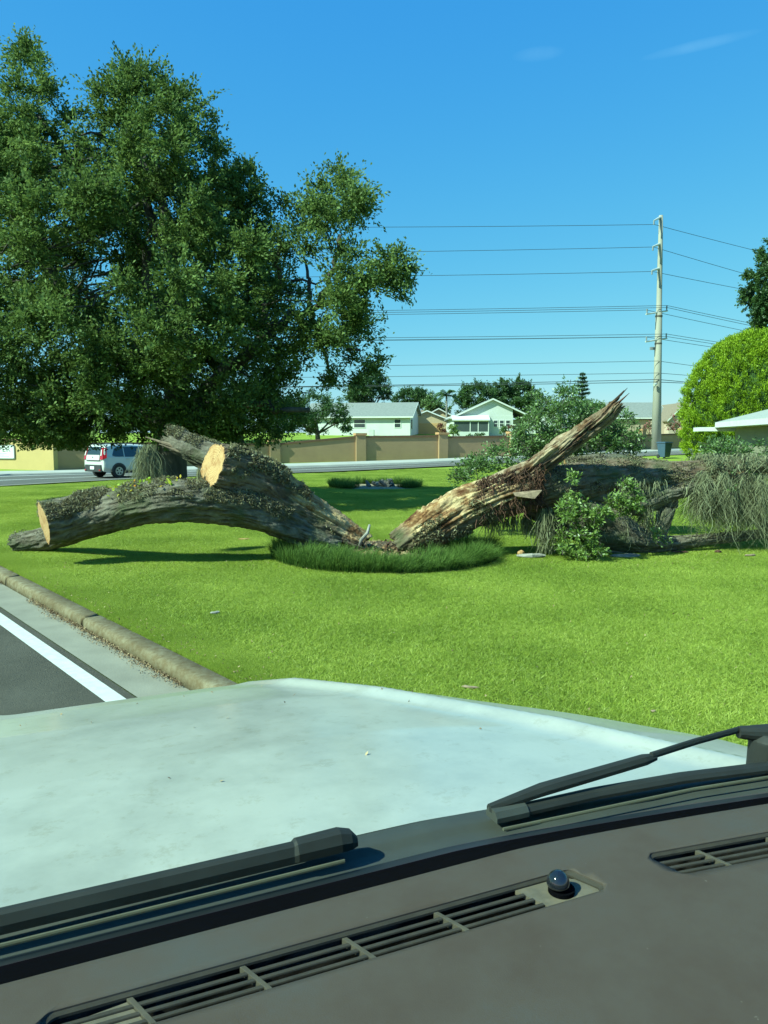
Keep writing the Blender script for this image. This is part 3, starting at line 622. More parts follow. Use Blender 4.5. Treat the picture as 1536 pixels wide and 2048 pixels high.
# ------------------------------------------------------------------ fallen split trunk: logs
def log_tube(path, rad, step=.02, seg=150, ridge=.022, lump=.10, seed=1, squash=1.0, wood=None, mossf=None, jag0=0, jag1=0, end=None):
    """returns V (n,seg,3), normals, per-vertex attributes; wood(P, N) -> 0..1"""
    P0 = np.array(path, float); L = np.linalg.norm(np.diff(P0, axis=0), axis=1).sum(); n = max(8, int(L / step))
    ctr = catmull(P0, n); rr = catmull(np.array([[r, 0, 0] for r in rad]), n)[:, 0]
    T = np.gradient(ctr, axis=0); T /= np.linalg.norm(T, axis=1)[:, None]
    up = np.array([0, 0, 1.]); U = up - T * (T @ up)[:, None]; bad = np.linalg.norm(U, axis=1) < .2
    U[bad] = np.array([0, 1., 0]) - T[bad] * T[bad][:, 1:2]
    U /= np.linalg.norm(U, axis=1)[:, None]; W = np.cross(T, U)
    th = np.linspace(0, 2 * np.pi, seg, endpoint=False); c, s = np.cos(th), np.sin(th)
    Nn = U[:, None] * c[None, :, None] + W[:, None] * s[None, :, None]
    l = np.concatenate([[0], np.cumsum(np.linalg.norm(np.diff(ctr, axis=0), axis=1))])
    ring = np.stack([np.broadcast_to(c, (n, seg)) * 1.0, np.broadcast_to(s, (n, seg)) * 1.0, np.broadcast_to(l[:, None], (n, seg))], -1)
    rmean = np.mean(rr)
    big = fbm(ring * [1.2, 1.2, .9], 3, seed) - .44
    twist = ring.copy(); ang = l[:, None] * .35
    twist[..., 0] = np.cos(th[None] + ang); twist[..., 1] = np.sin(th[None] + ang)
    q = twist * [rmean * 26, rmean * 26, 3.2]; q[..., :2] += (fbm(ring * [3, 3, 3], 3, seed + 9)[..., None] - .45) * 3
    r1 = 1 - np.abs(2 * noise3(q, seed + 3) - 1); r2 = noise3(q * [2.1, 2.1, 3.5], seed + 5); fine = fbm(ring * [14 * rmean * 3, 14 * rmean * 3, 22], 3, seed + 7)
    rel = .55 * r1 + .25 * r2 + .3 * fine
    wd = wood(ctr[:, None] + Nn * rr[:, None, None], Nn) if wood is not None else np.zeros((n, seg))
    wd = np.clip(wd + (fbm(ring * [4, 4, 3], 4, seed + 21) - .47) * 2.2 * (wd > .05) * (wd < .98), 0, 1) if wood is not None else wd
    q2 = twist * [rmean * 34, rmean * 34, 1.1]; fib = 1 - np.abs(2 * noise3(q2, seed + 13) - 1)
    disp = big * lump * 2 * (rr[:, None] / rmean) + (rel - .5) * ridge * 2 * (1 - .4 * wd) + wd * ((fib - .6) * ridge * 3.4 + (np.round(noise3(twist * [rmean * 13, rmean * 13, 2.2], seed + 41) * 5) / 5 - .5) * .07 + (noise3(twist * [rmean * 40, rmean * 40, 9], seed + 43) - .5) * .03 - rr[:, None] * .08)
    V = ctr[:, None] + Nn * (rr[:, None] + disp)[..., None]
    if squash != 1: V = ctr[:, None] + (V - ctr[:, None]) * np.array([1, squash, 1])
    for jg, e in ((jag0, 0), (jag1, -1)):
        if jg:
            k = min(n - 1, int(.9 * jg / step) + 2); sp = fbm(np.stack([c * 4, s * 4, s * 0 + seed], -1), 3, seed + 31) + .55 * noise3(np.stack([c * 11, s * 11, s * 0], -1), seed + 33)
            sp = (sp - sp.min()) / (sp.max() - sp.min())
            idx = range(k) if e == 0 else range(n - 1, n - 1 - k, -1)
            for m_, i in enumerate(idx):
                u = 1 - m_ / k; sg = -1 if e == 0 else 1
                V[i] += T[i] * (sg * (sp - .5) * jg * u ** 1.2)[:, None]
    i = np.arange(n * seg).reshape(n, seg); j = np.roll(i, -1, 1)
    F = np.stack([i[:-1], i[1:], j[1:], j[:-1]], -1).reshape(-1, 4)
    caps = []
    A = {'wood': wd, 'relief': np.clip(rel, 0, 1)}
    Vv = V.reshape(-1, 3); al = (twist * [rmean * 16, rmean * 16, 1.6]).reshape(-1, 3)
    nn = len(Vv)
    ends = []
    for e, tvec, rowi in ((0, -T[0], i[0]), (1, T[-1], i[-1])):
        deep = (jag0, jag1)[e]
        r_in = [(.72, .25), (.42, .45), (.15, .55)] if deep else [(.66, 0.0), (.33, 0.0)]
        prev = rowi; cc_ = ctr[0] if e == 0 else ctr[-1]; base = V[0] if e == 0 else V[-1]
        for fr, dp in r_in:
            rg = cc_ + (base - cc_) * fr - tvec * (deep * dp) + tvec[None] * (rng.normal(0, deep * .12 + .004, seg))[:, None]
            new = np.arange(nn, nn + seg); nn += seg
            Vv = np.vstack([Vv, rg]); al = np.vstack([al, rg * 22])
            A['wood'] = np.concatenate([A['wood'].ravel(), np.ones(seg)]); A['relief'] = np.concatenate([A['relief'].ravel(), np.full(seg, .5)])
            q_ = np.stack([prev, np.roll(prev, -1), np.roll(new, -1), new], -1)
            ends.append(q_ if e == 1 else q_[:, ::-1]); prev = new
        Vv = np.vstack([Vv, cc_ - tvec * deep * .5]); al = np.vstack([al, cc_ * 22]); A['wood'] = np.append(A['wood'], 1); A['relief'] = np.append(A['relief'], .5)
        f3 = np.stack([prev, np.roll(prev, -1), np.full(seg, nn)], -1); nn += 1
        ends.append(f3 if e == 1 else f3[:, ::-1])
    quads = np.vstack([F[:, ::-1]] + [x for x in ends if x.shape[1] == 4]); tris = np.vstack([x for x in ends if x.shape[1] == 3])
    return dict(V=Vv, quads=quads, tris=tris, A=A, along=al, grid=V, N=Nn, ctr=ctr, T=T, rr=rr, l=l)
def log_object(name, D, mat, parent):
    off = np.array(parent.location)
    me = mesh_np(name, D['V'] - off, [D['quads'], D['tris']], True, {'wood': ('POINT', D['A']['wood'].ravel()), 'relief': ('POINT', D['A']['relief'].ravel())})
    a = me.attributes.new('along', 'FLOAT_VECTOR', 'POINT'); a.data.foreach_set('vector', D['along'].astype(np.float32).ravel())
    return link(name, me, mat, parent)
def ferns(name, D, parent, n, mask, L=(.04, .09), W=(.012, .028), mat='fern', lift=.03, tint=None):
    V = D['grid']; Nn = D['N']; m = mask(V, Nn); ij = np.argwhere(m)
    if len(ij) == 0: return
    pk = ij[rng.integers(0, len(ij), n)]; P = V[pk[:, 0], pk[:, 1]]; Q = Nn[pk[:, 0], pk[:, 1]]
    P = P + Q * (rng.random(n)[:, None] * lift) + rng.normal(0, .01, (n, 3)); d = Q * .8 + rng.normal(size=(n, 3)) * .7
    t = rng.beta(2, 2.4, n) if tint is None else tint(n)
    o = link(name, leaf_mesh(name, P - np.array(parent.location), rng.uniform(*L, n), rng.uniform(*W, n), t, dirs=d), M[mat], parent); tag(o, kind='stuff'); return o
def noisy(V, sc, seed, thr): return fbm(V * sc, 3, seed) > thr
def saw_face(name, D, parent, end, off=.004, rim=.97):
    """the sawn disc at an end of a log, with its own ring-centred axes"""
    base = D['grid'][0] if end == 0 else D['grid'][-1]; c = D['ctr'][0] if end == 0 else D['ctr'][-1]; t = -D['T'][0] if end == 0 else D['T'][-1]
    z = Vector(t).normalized(); x = Vector((0, 0, 1)).cross(z).normalized(); y = z.cross(x)
    Mx = Matrix((x, y, z)).transposed().to_4x4(); Mx.translation = Vector(c); inv = Mx.inverted()
    seg = len(base); V = [inv @ Vector(c + (b - c) * rim * f + t * (off + (.002 if f < .9 else 0))) for f in (1, .7, .4) for b in base] + [Vector((0, 0, off))]
    V2 = [inv @ Vector(c + (b - c) * rim - t * .012) for b in base]
    n = seg; F = [(r * n + k, r * n + (k + 1) % n, (r + 1) * n + (k + 1) % n, (r + 1) * n + k) for r in (0, 1) for k in range(n)]
    F += [(2 * n + k, 2 * n + (k + 1) % n, 3 * n) for k in range(n)]
    F += [(3 * n + 1 + k, 3 * n + 1 + (k + 1) % n, (k + 1) % n, k) for k in range(n)]
    me = bpy.data.meshes.new(name); me.from_pydata([tuple(v) for v in V + V2], [], F); me.update()
    o = link(name, me, M['sawn'], parent); o.matrix_parent_inverse = Matrix.Identity(4)
    Ml = Mx.copy(); Ml.translation = Vector(c) - parent.location; o.matrix_local = Ml
    return o

left = empty('fallen_trunk', (-3.0, 11.6, 0)); tag(left, 'left half of the split tree, mossy dark logs with pale sawn ends', 'fallen tree')
def torn_left(P, Nn):        # the split side of the left half: a strip on top near the stump
    x = P[..., 0]; up = Nn[..., 2]
    return np.clip((x + 1.55) / .25, 0, 1) * np.clip((up - .05) / .3, 0, 1) * 1.0
ML = log_tube([at(722, 1092, 12.15), at(668, 1062, 12.1), at(600, 1022, 11.95), at(530, 978, 11.7), at(470, 948, 11.45), at(424, 932, 11.2)], [.20, .29, .37, .42, .40, .345], seed=3, wood=torn_left, jag0=.18, seg=170, lump=.11, ridge=.034)
log_object('trunk', ML, M['torn_bark'], left)
saw_face('cut_face', ML, left, 1)
LL = log_tube([at(672, 1090, 12.0), at(600, 1058, 11.8), at(520, 1022, 11.5), at(430, 1004, 11.25), at(330, 1000, 11.1), at(220, 1020, 11.25), at(150, 1034, 11.2), at(88, 1047, 10.95)], [.24, .28, .29, .285, .30, .29, .285, .285], seed=8, seg=150, lump=.12, ridge=.03)
log_object('lower_log', LL, M['bark'], left)
saw_face('cut_face', LL, left, 1)
LS = log_tube([at(250, 1030, 11.5), at(180, 1052, 11.9), at(110, 1074, 12.4), at(28, 1086, 12.5)], [.20, .19, .18, .13], seed=14, seg=100, lump=.06, jag1=.10)
log_object('side_stub', LS, M['bark'], left)
UF = log_tube([at(470, 945, 11.8), at(440, 925, 11.85), at(400, 905, 11.9), at(362, 886, 11.95), at(338, 874, 12.0)], [.26, .26, .22, .19, .15], seed=19, seg=110, lump=.08, jag1=.20)
log_object('upper_stub', UF, M['bark'], left)
# splinters torn off the upper stub
off = np.array(left.location)
for a, b, r in [((400, 905, 11.8), (291, 874, 11.75), .035), ((395, 912, 11.8), (318, 888, 11.7), .025), ((360, 890, 11.9), (322, 876, 11.8), .02), ((440, 950, 11.1), (424, 972, 11.05), .02)]:
    m = MB(); A = at(*a) - off; B = at(*b) - off; mid = (A + B) / 2 + [0, 0, -.02]
    m.tube([A, mid, B], [r, r * .9, r * .25], 6); m.build('splinter', M['splinter'], left)
m = MB(); m.tube([at(716, 1100, 11.95) - off, at(722, 1080, 11.9) - off, at(735, 1066, 11.9) - off, at(739, 1050, 12.0) - off], [.035, .03, .025, .02], 8); m.build('root', M['grey_bark'], left, smooth=True)
upper = lambda V, Nn: (Nn[..., 2] > .35) & noisy(V, 3.0, 40, .36)
ferns('fern_cover', LL, left, 17000, lambda V, Nn: (Nn[..., 2] > .22 + .9 * (fbm(V * 3, 2, 3) - .4)) & (V[..., 0] < -1.35) & noisy(V, 4, 41, .38), (.025, .065), (.008, .018))
ferns('fern_cover', ML, left, 5200, lambda V, Nn: (Nn[..., 2] > .35) & (V[..., 0] < -1.15) & (V[..., 0] > -2.3) & noisy(V, 3.5, 42, .40))
ferns('moss_cover', UF, left, 4200, upper, (.02, .05), (.008, .018))
ferns('moss_cover', LS, left, 1500, upper, (.02, .05), (.008, .018))
ferns('moss_patches', ML, left, 2600, lambda V, Nn: noisy(V, 5, 47, .60) & (Nn[..., 2] < .5), (.02, .05), (.01, .02), lift=.015)
ferns('yellow_leaves', LL, left, 90, lambda V, Nn: (Nn[..., 2] > .6) & (V[..., 0] > -4.1) & (V[..., 0] < -3.0), (.05, .09), (.03, .05), 'yellow_leaf', .06)
# moss hanging in front of the oak, from the splinters
n = 1500; a = at(297, 888, 11.8); rt = np.stack([a[0] + rng.normal(0, .05, n), a[1] + rng.normal(0, .06, n), a[2] + rng.uniform(-.25, .0, n)], -1)
rt[:, 0] -= (a[2] - rt[:, 2]) * .25
o = link('moss_beard', strand_mesh('moss_beard', rt - off, rng.uniform(.15, .48, n), 7, .0045, .2), M['spanish_moss'], left); tag(o, kind='stuff')
n = 60; a = at(398, 945, 11.2); rt = np.stack([a[0] + rng.normal(0, .015, n), a[1] + rng.normal(0, .02, n), a[2] + rng.uniform(-.1, .1, n)], -1)
o = link('moss_beard', strand_mesh('moss_beard', rt - off, rng.uniform(.25, .5, n), 7, .006, .12), M['spanish_moss'], left); tag(o, kind='stuff')

right = empty('fallen_trunk', (2.5, 12.4, 0)); tag(right, 'right half of the split tree, torn yellow wood and long moss-hung trunk', 'fallen tree')
offr = np.array(right.location)
def torn_right(P, Nn):
    x = P[..., 0]; return np.clip((2.55 - x) / .5, 0, 1) * np.clip((Nn[..., 2] - .05 + .55 * (-Nn[..., 1])) / .3, 0, 1) * np.clip((x - .28 + (Nn[..., 2] - .5) * .3) / .15, 0, 1)
MR = log_tube([at(795, 1092, 12.2), at(842, 1066, 12.15), at(900, 1034, 12.1), at(970, 1002, 12.1), at(1050, 982, 12.2), at(1130, 968, 12.4), at(1220, 962, 12.6), at(1310, 958, 12.7), at(1400, 952, 12.8), at(1500, 940, 12.9), at(1640, 925, 13)],
              [.24, .32, .345, .36, .38, .36, .34, .29, .23, .18, .14], seed=23, wood=torn_right, jag0=.14, seg=170, lump=.085, ridge=.028)
log_object('trunk', MR, M['torn_bark'], right)
def all_rot(P, Nn): return np.clip(1.2 - (P[..., 0] - 2.2) * .25 + .5 * (fbm(P * 3, 2, 77) - .45), .3, 1) * np.clip(.5 + Nn[..., 2] + .4, 0, 1)
SPK = log_tube([at(985, 985, 12.0), at(1050, 950, 12.0), at(1110, 908, 11.95), at(1170, 862, 11.9), at(1215, 826, 11.85), at(1236, 806, 11.8)], [.21, .18, .145, .12, .11, .08], seed=29, wood=all_rot, seg=120, lump=.09, ridge=.034, jag1=.17)
spk = log_object('broken_limb', SPK, M['weathered'], right)
LB = log_tube([at(1170, 990, 12.5), at(1270, 1000, 12.5), at(1340, 985, 12.5), at(1400, 972, 12.6), at(1470, 968, 12.8)], [.24, .22, .14, .12, .10], seed=31, seg=90, lump=.06)
log_object('lower_limb', LB, M['bark'], right)
LG = log_tube([at(1330, 975, 12.5), at(1334, 1010, 12.5), at(1326, 1050, 12.45), at(1318, 1080, 12.45)], [.17, .16, .12, .10], seed=37, seg=90, lump=.08, squash=.5)
log_object('hanging_slab', LG, M['bark'], right)
LD = log_tube([at(1060, 1000, 12.5), at(1140, 1030, 12.5), at(1220, 1062, 12.4), at(1310, 1085, 12.4), at(1400, 1080, 12.5), at(1500, 1070, 12.7), at(1620, 1062, 12.8)], [.28, .38, .33, .14, .09, .07, .05], seed=43, seg=110, lump=.09)
log_object('ground_limb', LD, M['bark'], right)
RB = log_tube([at(1478, 945, 12.7), at(1490, 985, 12.7), at(1510, 1030, 12.7), at(1545, 1078, 12.6)], [.10, .10, .09, .07], seed=47, seg=60, lump=.05)
log_object('bent_branch', RB, M['bark'], right)
BC = log_tube([at(1130, 930, 12.7), at(1200, 926, 12.75), at(1300, 936, 12.9), at(1400, 946, 13), at(1500, 948, 13.1)], [.10, .13, .10, .08, .06], seed=53, seg=70, lump=.08)
log_object('upper_limb', BC, M['bark'], right)
# torn plank hanging at the front, pale end
m = MB(); p = [at(1025, 985, 11.75) - offr, at(1083, 980, 11.7) - offr, at(1068, 997, 11.68) - offr, at(1030, 992, 11.7) - offr]
m.hexa([q - [0, .05, 0] for q in p], [q + [0, .05, 0] for q in p]); m.build('torn_plank', M['splinter'], right)
for k in range(70):                                       # standing and lying shards on the split faces
    u = rng.random(); i = int(u * len(SPK['ctr']) * .85); th = rng.uniform(-1.2, 1.6); c = SPK['ctr'][i] - offr; t = SPK['T'][i]
    d = np.array([0, -math.cos(th), math.sin(th)]) * SPK['rr'][i] * .95
    m = MB(); L_ = rng.uniform(.12, .4); m.tube([c + d, c + d * 1.08 + t * L_ * .6, c + d * 1.25 + t * L_], [rng.uniform(.01, .03), .014, .003], 4); m.build('shard', M['weathered' if k % 3 else 'rot'], right)
for k in range(60):
    i = int((.03 + .30 * rng.random()) * len(MR['ctr'])); th = rng.uniform(-.7, 1.4); c = MR['ctr'][i] - offr; t = MR['T'][i]
    d = np.array([0, -math.cos(th), math.sin(th)]) * MR['rr'][i] * .86
    m = MB(); L_ = rng.uniform(.15, .5); m.tube([c + d, c + d * 1.05 + t * L_ * .5, c + d * 1.12 + t * L_], [rng.uniform(.008, .022), .013, .003], 4); m.build('shard', M[('splinter', 'torn_bark', 'rot')[k % 3]], right)
# rotten shreds and hanging rootlets under the fork
n = 3600; px = rng.uniform(955, 1085, n); i0 = np.array([at(x, 968 + (x - 965) * -.25 + rng.uniform(-14, 62), 11.9) for x in px]); i0[:, 1] += rng.normal(0, .06, n)
o = link('rotten_shreds', strand_mesh('rotten_shreds', i0 - offr, rng.uniform(.03, .22, n), 5, .009, .3), M['rot'], right); tag(o, kind='stuff')
ferns('fern_cover', MR, right, 4200, lambda V, Nn: (V[..., 0] < 1.9) & (V[..., 0] > .3) & (Nn[..., 2] < .35) & (Nn[..., 1] < .2) & noisy(V, 4, 51, .42), (.03, .08), (.01, .022), lift=.03)
ferns('moss_cover', MR, right, 9000, lambda V, Nn: (V[..., 0] > 2.6) & (Nn[..., 2] > -.4) & noisy(V, 4, 52, .45), (.02, .06), (.008, .02), lift=.02)
ferns('moss_cover', LB, right, 2000, upper, (.02, .05), (.008, .02)); ferns('moss_cover', LD, right, 2500, upper, (.02, .05), (.008, .02)); ferns('moss_cover', BC, right, 2500, upper, (.02, .06), (.008, .02))
# spanish moss curtains
def curtain(x0, x1, y0, y1, Y, n, l0, l1, yd=.25, w=.008, wig=.15, parent=right, name='moss_curtain', clumps=7, sp=.4):
    cx = rng.uniform(x0, x1, clumps); px = cx[rng.integers(0, clumps, n)] + rng.normal(0, (x1 - x0) / clumps * sp, n)
    rt = np.array([at(a, rng.uniform(y0, y1), Y) for a in px]); rt[:, 1] += rng.normal(0, yd, n)
    o = link(name, strand_mesh(name, rt - np.array(parent.location), rng.uniform(l0, l1, n), 8, w, wig), M['spanish_moss'], parent); tag(o, kind='stuff')
curtain(975, 1075, 1030, 1045, 12.3, 420, .08, .32, .1)
curtain(1080, 1110, 1015, 1060, 12.0, 600, .2, .5, .1)
curtain(1120, 1300, 1005, 1040, 12.5, 900, .15, .55, .2, .006, .25, clumps=9, sp=.25)
curtain(1395, 1445, 940, 1000, 12.5, 1300, .2, .7, .15, .005, .3, clumps=7)
curtain(1440, 1545, 945, 1000, 12.7, 2400, .2, .9, .25, .005, .30, clumps=8, sp=.2)
curtain(1390, 1545, 905, 930, 12.9, 1300, .05, .22, .3, .01, .4, clumps=12)
curtain(1230, 1390, 955, 985, 12.3, 300, .05, .2, .15)
# leafy sprouts at the front and fallen crown behind
def sprout(poly, n, depth, thick, r0, r1, per, L, W, mat, parent, name, ntw=12, jit=.02, minsep=.7):
    cc, cr = fill_clumps(poly, n, depth, thick, r0, r1, .55, minsep); P, T, Dd = twiggy(cc, cr, per, ntw, jit=jit, start=.2)
    o = link(name, leaf_mesh(name, P - np.array(parent.location), rng.uniform(*L, len(P)), rng.uniform(*W, len(P)), T + .05, dirs=Dd), M[mat], parent)
    tw = MB()
    for c, r in zip(cc, cr):
        for _ in range(2):
            d = rng.normal(size=3); d /= np.linalg.norm(d); tw.tube([c - offr - d * r * .9, c - offr + rng.normal(size=3) * r * .1, c - offr + d * r * .9], [.006, .005, .003], 4)
    t_ = tw.build(name.replace('leaves', 'twigs'), M['oak_bark'], parent); tag(t_, kind='stuff')
    return cc
sprout([(1130, 950), (1160, 940), (1150, 985), (1180, 1000), (1225, 985), (1235, 1030), (1205, 1060), (1205, 1118), (1150, 1122), (1110, 1100), (1105, 1060), (1115, 1010)], 46, 11.6, .45, .10, .20, 5200, (.045, .08), (.018, .03), 'sprout_leaf', right, 'sprout_leaves')
sprout([(1240, 955), (1275, 965), (1280, 990), (1318, 1012), (1300, 1030), (1265, 1025), (1230, 1040), (1225, 1000)], 18, 11.8, .3, .09, .16, 5000, (.045, .08), (.018, .03), 'sprout_leaf', right, 'sprout_leaves')
sprout([(1290, 1055), (1330, 1060), (1345, 1085), (1300, 1095)], 6, 12.0, .2, .08, .12, 3500, (.04, .07), (.018, .03), 'sprout_leaf', right, 'sprout_leaves')
sprout([(890, 945), (935, 915), (985, 890), (1035, 850), (1052, 800), (1062, 765), (1082, 778), (1105, 800), (1124, 752), (1150, 770), (1165, 812), (1215, 800), (1262, 822), (1290, 880), (1280, 925), (1180, 930), (1090, 930), (1000, 965), (945, 978), (905, 970)], 150, 14.2, 1.0, .16, .34, 2200, (.05, .085), (.022, .036), 'shrub_leaf', right, 'crown_leaves', 16, .03, .6)
sprout([(1395, 880), (1440, 872), (1536, 880), (1640, 880), (1640, 935), (1480, 930), (1400, 915)], 46, 13.4, .7, .13, .24, 2400, (.045, .08), (.018, .03), 'shrub_leaf', right, 'crown_leaves', 14, .03, .6)
sprout([(1385, 985), (1430, 1000), (1425, 1050), (1400, 1040)], 8, 12.6, .3, .1, .16, 3000, (.04, .07), (.018, .03), 'shrub_leaf', right, 'crown_leaves')

sprout([(1405, 950), (1440, 935), (1536, 950), (1640, 960), (1640, 1010), (1540, 1040), (1440, 1000)], 16, 12.5, .35, .10, .18, 1700, (.04, .075), (.018, .03), 'shrub_leaf', right, 'crown_leaves')
# stump between the halves
stump = empty('tree_stump', (0.02, 12.15, 0)); tag(stump, 'low jagged red-brown stump between the two halves in the grass ring', 'stump')
offs = np.array(stump.location)
ST = log_tube([(0.0, 12.2, -.15), (0.0, 12.2, -.02), (0.0, 12.2, .07)], [.62, .56, .46], step=.01, seg=140, seed=61, lump=.10, jag1=.12, wood=lambda P, Nn: np.ones(P.shape[:2]) * .9)
log_object('stump_base', ST, M['torn_bark'], stump)
for k in range(34):
    x = rng.uniform(-.42, .42); y = rng.uniform(-.35, .3); h = rng.uniform(.05, .2); r = rng.uniform(.012, .035)
    m = MB(); m.tube([(x, y, .0), (x + rng.normal(0, .03), y, h * .6), (x + rng.normal(0, .05), y + rng.normal(0, .02), h)], [r, r * .8, r * .2], 5); m.build('spike', M['rot' if k % 3 else 'torn_bark'], stump)

# ------------------------------------------------------------------ planting rings
def ring_bed(cx, cy, r_in, r_out, n, label, side, soil, lo=.22, hi=.36, wmul=1., gap=None):
    z = float(hz(cy)); root = empty('planting_ring', (cx, cy, z)); tag(root, label, 'plant bed')
    th = rng.random(n) * 6.283; rr = np.sqrt(rng.uniform(r_in ** 2, r_out ** 2, n))
    if gap is not None:
        keep = ~gap(th, rr); th, rr = th[keep], rr[keep]; n = len(th)
    base = np.stack([rr * np.cos(th), rr * np.sin(th), np.zeros(n)], -1)
    h = rng.uniform(lo, hi, n) * (.62 + .75 * noise3(np.stack([base[:, 0] * 4.5, base[:, 1] * 4.5, base[:, 2]], -1), 9)); clump = noise3(np.stack([base[:, 0] * 3, base[:, 1] * 3, base[:, 2]], -1), 4)
    outv = base[:, :2] / rr[:, None]; comb = outv * ((rr - (r_in + r_out) / 2) / (r_out - r_in))[:, None] * 1.1 + np.array(side)[None] * .45
    d = comb + rng.normal(0, .42, (n, 2)) + (clump[:, None] - .5) * .6; K = 6; Pn = np.zeros((n, K, 3))
    for j, u in enumerate(np.linspace(0, 1, K)):
        Pn[:, j, :2] = base[:, :2] + d * (h * .85)[:, None] * u ** 1.7
        Pn[:, j, 2] = h * (1.25 * u - .55 * u ** 2.2 * np.clip(np.linalg.norm(d, axis=1), .4, 1.5))
    a = rng.random(n) * 6.283; sd = np.stack([np.cos(a), np.sin(a), a * 0], -1); w = (rng.uniform(.002, .004, n) * wmul)[:, None] * np.array([1, 1, .95, .8, .55, .15])[None]
    V = np.stack([Pn - sd[:, None] * w[..., None], Pn + sd[:, None] * w[..., None]], 2).reshape(-1, 3)
    b = (np.arange(n) * K * 2)[:, None] + (np.arange(K - 1) * 2)[None]; F = np.stack([b, b + 1, b + 3, b + 2], -1).reshape(-1, 4)
    t = np.clip(rng.beta(2, 2.2, n)[:, None] * .7 + np.linspace(0, .4, K - 1)[None], 0, 1).ravel()
    o = link('border_grass', mesh_np('border_grass', V, F, False, {'tint': ('FACE', t)}), M['liriope'], root); tag(o, kind='stuff')
    k = 48; rad = [0, r_in * .5, r_in + .05, r_out + .02]; SV = [(0, 0, .03)]; SF = []
    for r_, zz in zip(rad[1:], (.035, .03, -.015)):
        for q in range(k): SV.append((r_ * math.cos(6.2832 * q / k), r_ * math.sin(6.2832 * q / k), zz + rng.normal(0, .008)))
    for q in range(k): SF.append((0, 1 + q, 1 + (q + 1) % k))
    for rr_ in range(2):
        for q in range(k): SF.append((1 + rr_ * k + q, 1 + (rr_ + 1) * k + q, 1 + (rr_ + 1) * k + (q + 1) % k, 1 + rr_ * k + (q + 1) % k))
    me = bpy.data.meshes.new('soil'); me.from_pydata(SV, [], SF); link('soil', me, M[soil], root)
    return root
ring_bed(0.02, 12.1, 1.08, 1.84, 24000, 'wide ring of long dark border grass round the split stump', (.75, 0), 'mulch', .16, .31, gap=lambda t, r: (np.sin(t) > .35) & (np.cos(t) < .3))
rb2 = ring_bed(-.35, 30.0, 1.25, 1.85, 7000, 'distant ring of border grass round broken dark wood out on the lawn', (0, 0), 'sand', .22, .34, 1.8, gap=lambda t, r: (np.sin(t) < -.75) & (np.cos(t) > -.45))
heap = empty('broken_stump', (.0, 29.6, 0)); tag(heap, 'small grey broken stump in the middle of the distant grass ring', 'stump')
for k in range(16):
    m = MB(); x, y = rng.normal(0, .24), rng.normal(0, .15); h = rng.uniform(.08, .3); 
    d = rng.normal(size=3) * .16; m.tube([(x, y, .03), (x + d[0], y + d[1], .03 + h)], [rng.uniform(.06, .13), rng.uniform(.03, .08)], 7); m.build('chunk', M['rock'], heap)
m = MB(); m.tube([(-.3, -.12, .12), (.3, -.14, .13)], [.10, .09], 10); m.build('log_piece', M['grey_bark'], heap)

# debris inside the near bed and on the lawn
def chips(name, label, cat, pts, mat, s0=.03, s1=.09, up=2.5, group=None):
    n = len(pts); o = link(name, leaf_mesh(name, pts, rng.uniform(s0, s1, n), rng.uniform(s0 * .4, s1 * .45, n), rng.beta(2, 2, n), up=up), M[mat]); tag(o, label, cat, kind='stuff'); return o
n = 900; th = rng.random(n) * 6.283; rr = 1.15 * np.sqrt(rng.random(n)); chips('wood_debris', 'brown chips and dead leaves on the soil round the stump', 'debris', np.stack([.02 + rr * np.cos(th), 12.1 + rr * np.sin(th), .05 + rng.random(n) * .06], -1), 'litter')
n = 5200; s = rng.uniform(1.0, 12, n); dens = fbm(np.stack([s * 1.5, s * 0, s * 0], -1), 3, 8); t = 2.545 - np.abs(rng.normal(0, .035 + .07 * np.clip(dens - .35, 0, 1), n)); k = dens > .30
s, t = s[k], t[k]; q = KN[None] * t[:, None] + KD[None] * s[:, None]
n2 = 2000; s2 = rng.normal(3.15, .16, n2); t2 = 2.52 - np.abs(rng.normal(0, .07, n2)); q2 = KN[None] * t2[:, None] + KD[None] * s2[:, None]
q = np.vstack([q, q2]); chips('gutter_litter', 'dry brown leaves swept along the gutter beside the kerb', 'leaf litter', np.stack([q[:, 0], q[:, 1], -.108 + rng.random(len(q)) * .03], -1), 'litter', .010, .034, 2)
n = 1300; x = rng.uniform(-4.8, 6, n); y = np.where(rng.random(n) < .5, rng.uniform(3.8, 13, n), rng.uniform(10.6, 12.6, n)); k = (x * KN[0] + y * KN[1] > 2.85); x, y = x[k], y[k]
chips('lawn_litter', 'scattered dry leaves and bits of bark lying on the lawn', 'leaf litter', np.stack([x, y, lawn_z(x, y) + rng.uniform(.025, .05, len(x))], -1), 'litter', .015, .035, 3)
s = rng.uniform(1, 11, 700); t = 2.78 + np.abs(rng.normal(0, .12, 700)); q = KN[None] * t[:, None] + KD[None] * s[:, None]
chips('kerb_edge_litter', 'thin line of dead leaves between the kerb and the lawn', 'leaf litter', np.stack([q[:, 0], q[:, 1], rng.uniform(.0, .04, 700)], -1), 'litter', .012, .03, 2)
